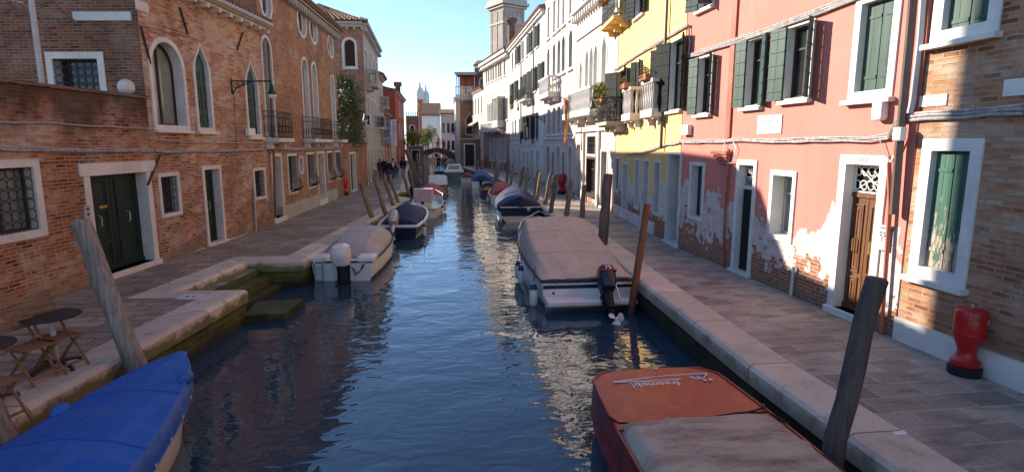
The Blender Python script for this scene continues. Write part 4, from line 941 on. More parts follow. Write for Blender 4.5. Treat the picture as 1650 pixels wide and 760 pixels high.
for z0, z1 in ((4.8, 6.6), (1.6, 3.4)): [pk.win(uz=(.3+k*.85, .8+k*.85, z0, z1), fill='glass', fw=.06) for k in range(3)]
pk.done(); pk.cornice(h=.3, out=.3); pk.roof(1.0)
# twin domed church towers on the skyline
for k, (px, sc_) in enumerate(((676.5, 1.0), (685.5, .92))):
    q = ony(px, 150, 380); e = empty('domed_tower', (q.x, 380+k*5, GZ), R(8), ('nearer and taller' if k == 0 else 'farther and shorter')+' of the two pale domed church towers on the skyline', 'tower', 'domed church towers')
    s_ = 2.5*sc_; tz = 32.5*(1 if k == 0 else .955)
    t_ = MB().box(-s_, s_, -s_, s_, 0, tz-11).box(-s_*1.12, s_*1.12, -s_*1.12, s_*1.12, tz-11.0, tz-10.3).box(-s_*.95, s_*.95, -s_*.95, s_*.95, tz-10.3, tz-1)
    to = t_.build('shaft', M['stone_w'], e)
    wd = MB(); [wd.prism(outline('arch', x-.7, x+.7, tz-10, tz-6), -s_*.97, -s_*.9) for x in (-1.4, 1.4)]; wd.build('opening', M['glass_dk'], to)
    MB().lathe([(s_*1.0, tz-1), (s_*1.12, tz+.3), (s_*1.15, tz+1.8), (s_*1.0, tz+3.6), (s_*.62, tz+5.1), (.75*sc_, tz+5.8), (.65*sc_, tz+8), (.2, tz+8.6), (.1, tz+10.2)], 16).build('dome', M['stone_w'], e, None, True)



# ------------------------------------------------------------------ boats
def hull_rings(L, B, sheer0, sheer1, draft=.3, bowfull=.55, stern=.88, rake=.5, chine=.75, n=22, tip=.02, flare=0.0):
    """rings of points from port rail round the keel to starboard rail, stern at y=0, bow at y=L"""
    rows = []; rail = []
    for i in range(n+1):
        t = i/n
        if t < .35: hb = stern+(1-stern)*math.sin(t/.35*math.pi/2)
        else: hb = max(tip, (1-((t-.35)/.65)**(1/(1-bowfull)))**.62)
        hb *= B/2; zs = sheer0+(sheer1-sheer0)*t**2.0; zk = -draft+(draft+.12)*max(0, (t-.7)/.3)**2
        ys = L*t; yk = L*t-rake*max(0, (t-.5)/.5)**2
        def P(f, z): return (f*hb, ys+(yk-ys)*(zs-z)/(zs-zk+1e-6), z)
        rows.append([P(-1, zs), P(-1+.02-flare, zs*.55+zk*.05), P(-.93-flare, .02), P(-chine, zk*.6), P(0, zk), P(chine, zk*.6), P(.93+flare, .02), P(1-.02+flare, zs*.55+zk*.05), P(1, zs)])
        rail.append((hb, ys, zs))
    return rows, rail
def make_hull(root, mat, railmat, L, B, s0, s1, name='hull', rr=.035, inner=None, deckz=-.06, stripe=None, transom=True, **k):
    rows, rail = hull_rings(L, B, s0, s1, **k); mb = MB().grid(rows)
    mb.add(rows[0], [tuple(range(8, -1, -1))]); mb.add(rows[-1], [tuple(range(9))])
    h = mb.build(name, M[mat], root, None, True)
    rb_ = MB(); rb_.tube([(-a, y, z) for a, y, z in rail]+[(a, y, z) for a, y, z in rail[::-1]], rr, 6); rb_.tube([(-rail[0][0], 0, s0), (rail[0][0], 0, s0)], rr, 6)
    rb_.build('rub_rail', M[railmat], h, None, True)
    if stripe:
        sm = MB()
        for sgn in (-1, 1): sm.grid([[(sgn*(abs(r_[2][0])+.006), r_[2][1], .01), (sgn*(abs(r_[2][0])*.96+abs(r_[1][0])*.04+.008), r_[2][1], .08)] for r_ in rows])
        sm.build('waterline_stripe', M[stripe], h)
    if inner:
        MB().grid([[(-a*.97, y, z+deckz), (0, y, z+deckz+.02), (a*.97, y, z+deckz)] for a, y, z in rail]).build('deck', M[inner], root)
    return rail
def rail_at(rail, y):
    for a, b in zip(rail, rail[1:]):
        if a[1] <= y <= b[1]+1e-9:
            t = (y-a[1])/(b[1]-a[1]+1e-9); return (a[0]+(b[0]-a[0])*t, a[2]+(b[2]-a[2])*t)
    return (rail[-1][0], rail[-1][2])
def make_cover(root, mat, rail, y0, y1, crown, name='cover', ny=44, nx=30, p=2.2, drop=.12, wr=.02, seed=0, out=.03, sag=0.0, ends=True, folds=3.0, bows=None, edge=None):
    """canvas stretched over the rails: crown(t) is the ridge height above the rail"""
    rows = []
    for i in range(ny+1):
        t = i/ny; y = y0+(y1-y0)*t; a, zr = rail_at(rail, y); a += out; hgt = crown(t); row = []
        for k in range(-1, nx+2):
            if k in (-1, nx+1): row.append(((-a if k < 0 else a)*1.012, y, zr-drop-.03*mnoise.noise((y*2.3, k, seed)))); continue
            f = -1+2*k/nx; x = a*f
            prof = (1-abs(f)**p) if not edge else min(1, (1-abs(f))/edge)**.85*(1-.12*f*f)
            z = zr+.02+hgt*prof
            nz = mnoise.noise((x*1.4+seed, y*1.4, 3.1))*.8+mnoise.noise((x*folds+seed, y*.9, 7.7))*.8+mnoise.noise((x*6, y*6+seed, 1.3))*.25
            if bows: z -= sag*abs(math.sin(math.pi*bows*t))*prof
            z += wr*nz*min(1, 2.2*(1-abs(f)))
            row.append((x, y, z))
        rows.append(row)
    mb = MB()
    mb.grid(rows)
    if ends:
        for r_, s_ in ((rows[0], -1), (rows[-1], 1)):
            low = [(q[0], q[1]+.02*s_, min(q[2], rail_at(rail, q[1])[1]-drop)) for q in r_]; mb.grid([r_, low] if s_ > 0 else [low, r_])
    return mb.build(name, M[mat], root, None, 'all')
def seams(cov, rows, nx, mat, r=.008, hem=True):
    v = cov.data.vertices; w = nx+3; ny = None
    for i in rows:
        MB().tube([v[i*w+k].co+Vector((0, 0, .004)) for k in range(1, w-1)], r, 4).build('seam', M[mat], cov, None, True)
    if hem:
        n = (len(v)-2*2*w)//w if False else hem
        for k in (0, w-1): MB().tube([v[i*w+k].co for i in range(0, n)], r*1.3, 5).build('hem', M[mat], cov, None, True)
        for k in (0, w-1):
            for i in range(2, n-1, 5):
                q = v[i*w+k].co; MB().lathe([(.02, 0), (.024, .006), (.02, .012)], 8).build('eyelet', M['silver'], cov, Matrix.Translation(q+Vector((.012 if k else -.012, 0, .035))) @ Matrix.Rotation(R(90), 4, 'Y'))
def outboard(root, x, z, mat='motor_dk', tilt=0, s=1.0, coverm=None, legm='black_rubber', lettering=None, y=-.06, wide=1.0, name='outboard_motor'):
    T = Matrix.Translation((x, y, z)) @ Matrix.Rotation(R(tilt), 4, 'X') @ Matrix.Scale(s, 4) @ Matrix.Scale(wide, 4, (1, 0, 0))
    rows = []
    for (zz, w, l, oy) in ((.0, .10, .13, 0), (.05, .16, .22, -.02), (.25, .19, .28, -.05), (.42, .185, .28, -.06), (.54, .16, .25, -.05), (.6, .09, .16, -.03), (.605, .01, .02, -.03)):
        rows.append([(w*abs(math.cos(q))**.6*(1 if math.cos(q) > 0 else -1), -.17+oy+l*abs(math.sin(q))**.6*(1 if math.sin(q) > 0 else -1), .22+zz) for q in [2*math.pi*i/20 for i in range(20)]])
    m = MB(); m.T = T; m.grid(rows, True); cowl = m.build(name, M[coverm or mat], root, None, True)
    m = MB(); m.T = T; m.tube([(0, -.18, .26), (0, -.2, -.1), (0, -.2, -.5)], [.1, .085, .06], 10); m.box(-.012, .012, -.36, -.06, -.62, -.42); m.box(-.11, .11, -.36, -.04, -.2, -.17)
    m.tube([(0, -.02, -.52), (0, -.1, -.52), (0, -.32, -.52), (0, -.42, -.52)], [.02, .06, .06, .03], 10); m.build('drive_leg', M[legm], cowl, None, True)
    m = MB(); m.T = T; m.box(-.1, .1, -.1, .1, .02, .25); m.box(-.12, -.08, -.06, .12, -.25, .25); m.box(.08, .12, -.06, .12, -.25, .25); m.build('bracket', M['black_rubber'], cowl)
    m = MB(); m.T = T
    for k in range(3):
        a = 2*math.pi*k/3+.4; c, s2 = math.cos(a), math.sin(a)
        def q(r_, w, y): return (c*r_-s2*w, -.42+y, -.52+s2*r_+c*w)
        m.add([q(.03, -.03, .03), q(.1, -.09, .05), q(.17, -.06, .04), q(.18, .03, -.02), q(.12, .08, -.05), q(.03, .03, -.03)], [tuple(range(6))])
    m.lathe([(.04, -.46), (.045, -.38)], 8, (0, 0, 0)) if False else m.tube([(0, -.36, -.52), (0, -.46, -.52)], [.045, .03], 8)
    m.build('propeller', M['white_plastic'], cowl)
    if lettering:
        mt = T @ Matrix.Translation((0, -.512, .66)) @ Matrix.Rotation(R(72), 4, 'X')
        text_mesh('lettering', lettering, .17, M['white_ink'], cowl, mt)
        m = MB(); m.T = T; m.box(-.186, .186, -.516, -.3, .585, .605); m.build('stripe', M['red_paint'], cowl)
    return cowl
def fender(root, x, y, z, l=.5, r=.085, mat='hull_white'):
    o = MB().lathe([(.02, -l/2), (r*.8, -l/2+.05), (r, -l/2+.12), (r, l/2-.12), (r*.7, l/2-.05), (.025, l/2), (.02, l/2+.05)], 12, (x, y, z)).build('fender', M[mat], root, None, True)
    MB().lathe([(r*1.02, l/2-.13), (r*.75, l/2-.04), (.03, l/2+.01)], 12, (x, y, z)).build('fender_cap', M['hull_navy'], o, None, True)
    MB().tube([(x, y, z+l/2+.03), (x*.97, y, z+l/2+.4)], .01, 5).build('fender_rope', M['hull_navy'], o)
def boat(name, x, y, hd, label, cat='boat', group=None, roll=0): 
    e = empty(name, (x, y, 0), 0, label, cat, group); e.rotation_euler = (0, R(roll), -R(hd)); return e
BG = 'boats moored along the canal'
# blue tarpaulin boat, bow towards the far end of the canal
e = boat('covered_boat', -4.08, 1.6, 5.8, 'wooden boat under a bright blue tarpaulin moored beside the cafe chairs', group=BG)
ra = make_hull(e, 'hull_cream', 'wood_brown', 6.25, 1.75, .48, .9, rake=.3, bowfull=.42, stern=.7, rr=.016)
cov = make_cover(e, 'tarp_blue', ra, .2, 6.29, lambda t: .30*(1-t)**.5*(.85+.15*math.sin(t*9)), ny=70, nx=36, p=1.35, drop=.26, wr=.035, seed=4, bows=3, sag=.07, out=.05)
seams(cov, (14, 30, 46, 58), 36, 'tarp_blue', .009, 68)
mb = MB(); mb.grid([[(ra_+.046+.002*k, y, z_-.09*k) for k in range(3)] for y in (3.9, 4.15, 4.4, 4.6) for ra_, z_ in [(rail_at(ra, y))]]); mb.build('tarp_patch', M['tarp_blue'], cov)
for sg, yy in ((-1, 4.9), (1, 5.6)):
    a, z_ = rail_at(ra, yy); b_ = MB().ball((sg*(a+.03), yy, z_+.02), .1, 10, 7, (.8, 1.3, .9)); b_.build('bound_fold', M['tarp_blue'], cov, None, True)
# white motorboat under grey canvas
e = boat('motorboat', -2.55, 15.55, 5.5, 'white motorboat under a smooth grey cover with its white outboard shrouded', group=BG)
ra = make_hull(e, 'hull_white', 'black_rubber', 4.9, 1.75, .52, .72, inner='hull_white', bowfull=.72, stern=.92, rr=.028, rake=.7, stripe='black_rubber')
cg_ = make_cover(e, 'tarp_grey', ra, .75, 4.75, lambda t: .52*math.sin(math.pi*min(1, t*1.05+.0))**.55*(1-.25*t) if t < .95 else .0, edge=.45, nx=40, drop=.02, wr=.03, seed=9, out=-.07); seams(cg_, (16, 32), 40, 'tarp_grey', .007, 0)
outboard(e, .05, .24, coverm='hull_white', tilt=0, s=1.0, wide=1.35)
[MB().box(a_, a_+.46, -.03, .55, .5, .66).build('stern_seat', M['hull_white'], e, bevel=.04) for a_ in (-.86, .4)]
la = MB()
for x in (-.72, -.5): la.tube([(x, -.05, .62), (x, -.1, .5), (x, -.09, -.1)], .015, 6)
for zz in (.05, .22, .38): la.tube([(-.72, -.09, zz), (-.5, -.09, zz)], .013, 6)
la.build('boarding_ladder', M['steel'], e)
hs_ = MB(); [hs_.tube([(.25+.05*k, -.05, .4-.03*k), (.36, -.14, .24-.04*k), (.5, -.1, .28), (.62-.03*k, -.04, .46)], .009, 5) for k in range(3)]; hs_.build('control_cable', M['black_rubber'], e)
# navy covered boat, left
e = boat('motorboat', -1.5, 22.2, 6.0, 'small navy hulled motorboat under a dark blue cover, second from the water steps', group=BG)
ra = make_hull(e, 'hull_navy', 'hull_white', 5.2, 1.75, .5, .8, inner='hull_white', bowfull=.55, stern=.86, rr=.06, rake=.6)
make_cover(e, 'tarp_navy', ra, .6, 4.3, lambda t: .55*math.sin(math.pi*min(1, t*.9+.08))**.8, p=2.0, drop=.0, wr=.02, seed=2, out=-.1, bows=2, sag=.05)
outboard(e, -.15, .28, mat='silver', tilt=-38, s=1.0, legm='silver'); fender(e, .95, .7, .25)
# white open boat with covered console
e = boat('open_boat', -.72, 28.2, 6.5, 'white open boat with its console under a lilac cover', group=BG)
ra = make_hull(e, 'hull_white', 'hull_cream', 5.0, 1.7, .48, .72, inner='hull_cream', deckz=-.2, bowfull=.5, stern=.88, rr=.05, rake=.6)
con = MB().box(-.55, .3, 1.5, 2.2, .3, .85); c_ = con.build('console', M['hull_cream'], e, bevel=.05)
cv = MB(); cv.grid([[(x+.02*mnoise.noise((x*4, z*4, j)), y, z) for x, y in ((-.6, 1.42), (.36, 1.42), (.36, 2.28), (-.6, 2.28))] for j, z in enumerate((.72, 1.0, 1.25, 1.32))], True); cv.add([(-.6, 1.42, 1.32), (.36, 1.42, 1.32), (.36, 2.28, 1.34), (-.6, 2.28, 1.34)], [(0, 1, 2, 3)]); cv.build('console_cover', M['tarp_lilac'], c_, bevel=.06)
MB().box(-.2, -.05, 1.47, 1.49, .35, .74).build('console_stripe', M['tarp_maroon'], c_)
rl_ = MB(); rl_.tube([(-.8, 2.6, .5), (-.75, 3.2, .95), (0, 4.8, 1.15), (.75, 3.2, .95), (.8, 2.6, .5)], .018, 6); [rl_.tube([(s_*.68, 3.6, .95), (s_*.68, 3.6, .55)], .014, 5) for s_ in (-1, 1)]; rl_.build('bow_rail', M['steel'], e); fender(e, .9, 1.4, .25); fender(e, .9, 2.8, .3)
# red covered boat, left
e = boat('covered_boat', -.5, 35.2, 4, 'boat under a rounded dusty red cover beside the left bank posts', group=BG)
ra = make_hull(e, 'hull_olive', 'wood_brown', 5.2, 1.8, .45, .7, bowfull=.5, inner='hull_cream', rr=.04)
make_cover(e, 'tarp_red', ra, .1, 4.9, lambda t: .55*math.sin(math.pi*min(1, t*.85+.12))**.8, p=2.0, drop=.08, wr=.02, seed=3)
e = boat('work_barge', 0.0, 42.2, 1, 'flat pale decked work barge moored behind the red covered boat', group=BG)
make_hull(e, 'hull_olive', 'hull_olive', 13, 1.75, .62, .66, inner='deck_grey', deckz=.03, bowfull=.9, stern=.98, rr=.05, rake=.3); fender(e, .95, .3, .35)
e = boat('covered_boat', -1.35, 43.5, -4, 'narrow boat heaped with blue and red tarpaulins between the bank and the barge', group=BG)
ra = make_hull(e, 'hull_navy', 'hull_white', 9.5, 1.1, .5, .7, inner='hull_olive', bowfull=.5)
make_cover(e, 'tarp_navy2', ra, .1, 5.0, lambda t: .55*math.sin(math.pi*min(1, t*.9+.1))**.7, p=2.4, wr=.05, seed=5); make_cover(e, 'tarp_red', ra, 5.1, 7.4, lambda t: .7*math.sin(math.pi*min(1, t*.9+.08))**.7, p=2.4, wr=.05, seed=6, name='tarp'); make_cover(e, 'tarp_grey', ra, 7.5, 9, lambda t: .6*math.sin(math.pi*min(1, t*.9+.08))**.7, p=2.4, wr=.05, seed=7, name='tarp')

# right bank boats: the orange workboat in front
e = boat('workboat', 2.74, 1.27, .3, 'orange decked workboat with white lettering and a stained canvas over its hold', group=BG)
L_, B_ = 5.55, 1.86
rows = []; rail = []
for i in range(29):
    t = i/28; y = L_*t
    hb = (B_/2)*(1 if t < .6 else 1-.12*((t-.6)/.4)**2); r_ = .15; dy = L_-y
    if dy < r_: hb = hb-r_+math.sqrt(max(0, r_*r_-(r_-dy)**2))
    z = .66+.06*t**2; rail.append((hb, y, z)); rows.append([(-hb, y, z), (-hb*1.0-.02, y, .3), (-hb*.97, y-.05*t, .0), (-hb*.85, y-.1, -.35), (hb*.85, y-.1, -.35), (hb*.97, y-.05*t, 0), (hb+.02, y, .3), (hb, y, z)])
mb = MB().grid(rows); mb.add(rows[-1], [tuple(range(8))]); mb.add(rows[0], [tuple(range(7, -1, -1))]); ho = mb.build('hull', M['hull_red'], e, None, True)
rb_ = MB(); rb_.tube([(-a-.0, y, z+.012) for a, y, z in rail]+[(a, y, z+.012) for a, y, z in rail[::-1]], .022, 6); rb_.tube([(-rail[0][0]-.03, 0, .36)]+[(-a-.025, y, .36) for a, y, z in rail[::4]], .03, 6); rb_.build('rub_rail', M['hull_red'], ho, None, True)
DK = 4.12
d_ = MB().grid([[(a*f, y, z+.012+.04*(1-f*f)) for f in (-.985, -.8, -.5, 0, .5, .8, .985)] for a, y, z in [(*[rail_at(rail, DK+(L_-.005-DK)*i/16)[0]], DK+(L_-.005-DK)*i/16, rail_at(rail, DK+(L_-.005-DK)*i/16)[1]) for i in range(17)]]).build('foredeck', M['orange'], e, None, 'all')
zt_ = .76
text_mesh('lettering', 'freemob!', .17, M['white_ink'], d_, Matrix.Translation((-.12, 5.08, zt_)) @ Matrix.Rotation(math.pi, 4, 'Z'), squash=1.0)
sw = MB(); up_ = [(-.62+1.28*i/20, 5.2+.11*math.sin(math.pi*min(1, i/20*.62+.0)) , zt_+.0015) for i in range(21)]
sw.tube([(x, y, zt_) for x, y, z in up_], .009, 4); sw.tube([(-.62, 5.2, zt_), (-.2, 5.17, zt_), (.25, 5.18, zt_)], .009, 4); sw.tube([(.4, 5.24, zt_), (.45, 5.16, zt_), (.55, 5.17, zt_), (.66, 5.2+.11*math.sin(math.pi*.62), zt_)], .009, 4)
for x in (.42, .5): sw.tube([(x, 5.24, zt_), (x, 5.18, zt_)], .012, 4)
sw.ball((.62, 5.12, zt_), .03, 8, 5, (1, 1, .2)); sw.ball((.54, 5.11, zt_), .025, 8, 5, (1, 1, .2)); sw.build('logo', M['white_ink'], d_)
MB().lathe([(.03, 0), (.03, .03), (.012, .05), (.02, .08), (.02, .09)], 8, (.0, 5.38, zt_-.02)).build('cleat', M['steel'], d_)
MB().box(-.86, .86, DK-.05, DK-.0, .55, .72).build('coaming', M['door_brown'], e)
MB().grid([[(-.93, y, .45), (.93, y, .45)] for y in (0.05, DK)]).build('hold_floor', M['hull_brown'], e)
rows = []
for i in range(50):
    y = -.0+(DK+.04)*i/49; row = []
    for k in range(41):
        f = -1+2*k/40; x = .9*f; z = .78+.05*(1-f**6)-.1*max(0, (abs(f)-.86)/.14)**1.5
        z += .012*mnoise.noise((x*1.6, y*2.2, 5))+.005*mnoise.noise((x*9, y*2, 2))+.008*mnoise.noise((x*1.2, y*7, 8))+.03*math.exp(-((x+.36+.03*math.sin(y*3))/.035)**2)+.022*math.exp(-((y-3.4-.1*x)/.05)**2)
        if i > 46: z -= .05*(i-46)/3
        row.append((x+.02*mnoise.noise((y*3, f*2, 0)), y+(.05*mnoise.noise((x*3, 1, 1)) if i > 46 else 0), z))
    rows.append(row)
cvr = MB().grid(rows).build('cover', M['tarp_dirty'], e, None, 'all')
rp_ = MB(); rp_.tube([(-.93, 4.4, .73), (-.88, 4.2, .75), (-.7, 4.18, .74), (-.5, 4.16, .75)], .012, 5); rp_.tube([(-.5, 4.16, .75), (.0, 4.14, .765), (.5, 4.25, .75)], .01, 4); rp_.tube([(.93, 4.45, .73), (.86, 4.32, .76), (.7, 4.27, .75), (.5, 4.25, .75), (.84, 4.2, .76), (.95, 4.0, .72)], .012, 5); rp_.build('rope', M['black_rubber'], e)
# large cabin boat under taupe canvas
e = boat('cabin_boat', 3.4, 12.25, 1.5, 'large white motorboat under a taupe cover with a dark tilted outboard', group=BG)
ra = make_hull(e, 'hull_white', 'hull_navy', 7.6, 2.3, .62, .95, inner='hull_white', bowfull=.5, stern=.92, rr=.045, rake=1.0, stripe='hull_navy')
def crown(t): return .04+.74*t/.93 if t < .93 else .78*(1-(t-.93)/.07*.5)
cc_ = make_cover(e, 'tarp_cream', ra, .02, 4.7, crown, edge=.16, nx=48, drop=.1, wr=.034, seed=12, folds=5.5, out=.0); seams(cc_, (15, 30), 48, 'tarp_cream', .008, 44)
make_cover(e, 'tarp_beige', ra, 4.55, 7.5, lambda t: .42*(1-t)**.6+.12, p=2.2, drop=-.02, wr=.05, seed=15, out=-.06, name='bow_cover')
m = MB().box(-1.02, 1.02, -.5, .0, .16, .28); m.build('swim_platform', M['hull_white'], e, bevel=.03)
m = MB().box(-1.04, 1.04, -.012, -.004, .44, .52); m.box(-.55, .2, -.012, -.004, .57, .60); m.build('transom_stripe', M['hull_navy'], e)
MB().lathe([(.03, -.01), (.03, .0)], 10).build('drain', M['black_rubber'], e, Matrix.Translation((-.8, -.02, .34)) @ Matrix.Rotation(R(90), 4, 'X'))
outboard(e, .3, .2, mat='motor_dk', tilt=-42, s=1.0, lettering='75', y=-.6)
la = MB(); la.tube([(.6, -.03, .58), (.55, -.35, .55), (.62, -.45, .29)], .02, 6); la.tube([(.98, -.03, .58), (.95, -.35, .55), (.98, -.45, .29)], .02, 6); la.tube([(.58, -.2, .57), (.97, -.2, .57)], .015, 6); la.build('boarding_ladder', M['steel'], e)
fender(e, -1.22, .25, .22, .55, .1); fender(e, -1.3, 2.0, .3, .5); fender(e, -1.3, 2.6, .3, .5)
br_ = MB(); br_.tube([(-1.1, 4.3, .75), (-1.05, 4.5, 1.15), (-.8, 5.8, 1.2), (0, 7.5, 1.3), (.8, 5.8, 1.2), (1.05, 4.5, 1.15), (1.1, 4.3, .75)], .02, 6); [br_.tube([(s_*.8, 5.8, 1.2), (s_*.8, 5.8, .8)], .016, 5) for s_ in (-1, 1)]; br_.build('bow_rail', M['steel'], e)
nm = text_mesh('boat_name', 'MARK', .11, M['ink'], e, Matrix.Translation((-.72, -.012, .58)) @ Matrix.Rotation(R(90), 4, 'X'))
# navy covered
e = boat('motorboat', 3.95, 26.2, 3, 'navy motorboat fully wrapped in a dark blue cover, behind the taupe covered boat', group=BG)
ra = make_hull(e, 'hull_navy', 'hull_cream', 6, 2.1, .72, .95, bowfull=.5, stern=.9, rr=.03, rake=.8, inner='hull_navy', stripe='hull_cream')
make_cover(e, 'tarp_navy', ra, -.03, 5.9, lambda t: .68*math.sin(math.pi*min(1, t*.75+.17))**.9 if t > .02 else .3, p=1.8, drop=.22, wr=.02, seed=21)
MB().ball((.35, -.07, .62), .11, 12, 8, (.8, .25, 1)).build('badge', M['silver'], e, None, True)
m = MB().grid([[(-.95, -.01, .3), (.95, -.01, .3)], [(-.6, -.012, -.1), (.6, -.012, -.1)]]); m.build('transom_panel', M['hull_cream'], e)
e = boat('motorboat', 4.1, 34.3, 5, 'white motorboat under a faded red cover on the right bank', group=BG)
ra = make_hull(e, 'hull_white', 'hull_white', 5.6, 1.75, .5, .75, bowfull=.5, inner='hull_white', rr=.04)
make_cover(e, 'tarp_red', ra, .3, 5.2, lambda t: .62*math.sin(math.pi*min(1, t*.85+.13))**.7, p=2.6, drop=.05, wr=.02, seed=31, out=-.03); outboard(e, .35, .25, mat='motor_dk', tilt=-30, s=.8, legm='silver'); fender(e, -.95, .8, .25); fender(e, -.95, 1.8, .25)
e = boat('skiff', 3.75, 39.6, 4, 'bare dark brown wooden skiff between the red and the blue covered boats', group=BG)
make_hull(e, 'hull_brown', 'hull_brown', 4.6, 1.2, .42, .6, inner='hull_brown', deckz=-.2, bowfull=.5)
e = boat('motorboat', 3.8, 46.6, 3, 'white motorboat under a domed bright blue cover on the right bank', group=BG)
ra = make_hull(e, 'hull_white', 'hull_white', 5.6, 1.95, .55, .75, bowfull=.5, inner='hull_white')
make_cover(e, 'tarp_navy2', ra, .05, 5.2, lambda t: .85*math.sin(math.pi*min(1, t*.8+.18))**.9, p=1.9, drop=.05, wr=.02, seed=41, out=-.02); outboard(e, -.1, .25, mat='motor_dk', tilt=-35, s=.9, legm='black_rubber'); fender(e, .8, -.15, .35, .5, .14)
e = boat('dinghy', 2.95, 53.6, 6, 'small cream dinghy with a maroon cover beside the navy launch', group=BG)
ra = make_hull(e, 'hull_cream', 'hull_cream', 4.2, 1.35, .42, .6, bowfull=.5, inner='hull_white'); make_cover(e, 'tarp_maroon', ra, .1, 3.0, lambda t: .42*math.sin(math.pi*min(1, t*.85+.13))**.8, p=2.2, drop=.0, wr=.02, seed=51, out=-.05)
e = boat('launch', 1.85, 56.6, 2, 'dark navy launch with a white windscreen seen end on in mid canal', group=BG)
ra = make_hull(e, 'hull_navy', 'hull_white', 7, 1.9, .85, 1.0, bowfull=.5, stern=.95, inner='hull_white', rr=.05); 
ws = MB().add([(-.8, 1.2, .9), (.8, 1.2, .9), (.65, 1.6, 1.55), (-.65, 1.6, 1.55), (-.8, 3.6, 1.0), (.8, 3.6, 1.0), (.65, 3.4, 1.5), (-.65, 3.4, 1.5)], [(0, 1, 2, 3), (1, 5, 6, 2), (5, 4, 7, 6), (4, 0, 3, 7), (3, 2, 6, 7)]); w_ = ws.build('cabin', M['hull_white'], e); MB().add([(-.6, 1.28, 1.05), (.6, 1.28, 1.05), (.52, 1.53, 1.45), (-.52, 1.53, 1.45)], [(0, 1, 2, 3)]).build('windscreen', M['glass_lt'], w_); fender(e, -1.0, 1.0, .5)
e = boat('rowing_boat', .45, 66.5, 1, 'long black rowing boat with a standing rower far down the canal', group=BG); make_hull(e, 'hull_black', 'hull_black', 9, 1.3, .4, .9, inner='hull_black', bowfull=.4, stern=.6)
e = boat('covered_boat', 2.3, 84, 0, 'dark maroon boat with a white cover just before the bridge on the right', group=BG); ra = make_hull(e, 'hull_red', 'hull_white', 5, 1.6, .7, .9, inner='hull_white'); make_cover(e, 'tarp_grey', ra, .2, 4, lambda t: .6*math.sin(math.pi*min(1, t*.85+.13)), seed=61)
e = boat('covered_boat', -1.6, 76, 0, 'far boat with blue tarpaulin lying at the left foot of the bridge', group=BG); ra = make_hull(e, 'hull_olive', 'hull_white', 6, 1.7, .6, .8, inner='hull_olive'); make_cover(e, 'tarp_navy2', ra, .2, 5, lambda t: .5*math.sin(math.pi*min(1, t*.85+.13)), seed=71)

# ------------------------------------------------------------------ mooring posts
PG = 'mooring posts along the canal'
def post(bx, by, tx_, ty_, r, mat, label, z0=0.0, rt=None, Y=None):
    b = onz(bx, by, z0) if Y is None else ony(bx, by, Y); t = ony(tx_, ty_, b.y); d = t-b; low = b-d*((b.z+1.2)/d.z)
    n = 9; rng = random.Random(bx*7+by); mb = MB(); pts = []; rs = []
    for i in range(n+1):
        f = i/n; q = low.lerp(t, f); pts.append(q-b+Vector((rng.uniform(-.022, .022), rng.uniform(-.022, .022), 0))*(1 if mat != 'wood_brown' else 0)); rs.append(r*(1.2-.22*f)*rng.uniform(.93, 1.07))
    pts.append(pts[-1]+d.normalized()*.02); rs.append(rs[-1]*.7)
    mb.tube(pts, rs, 12); o = mb.build('mooring_post', M[mat], None, None, True); o.location = b
    tag(o, label, 'post', PG); return o
post(222, 602, 131, 356, .125, 'wood_post_grey', 'thick grey wooden post leaning left in front of the green double door', Y=8.35)
post(14, 724, -14, 650, .11, 'wood_post', 'brown post end at the left edge beside the blue boat', Y=6.2)
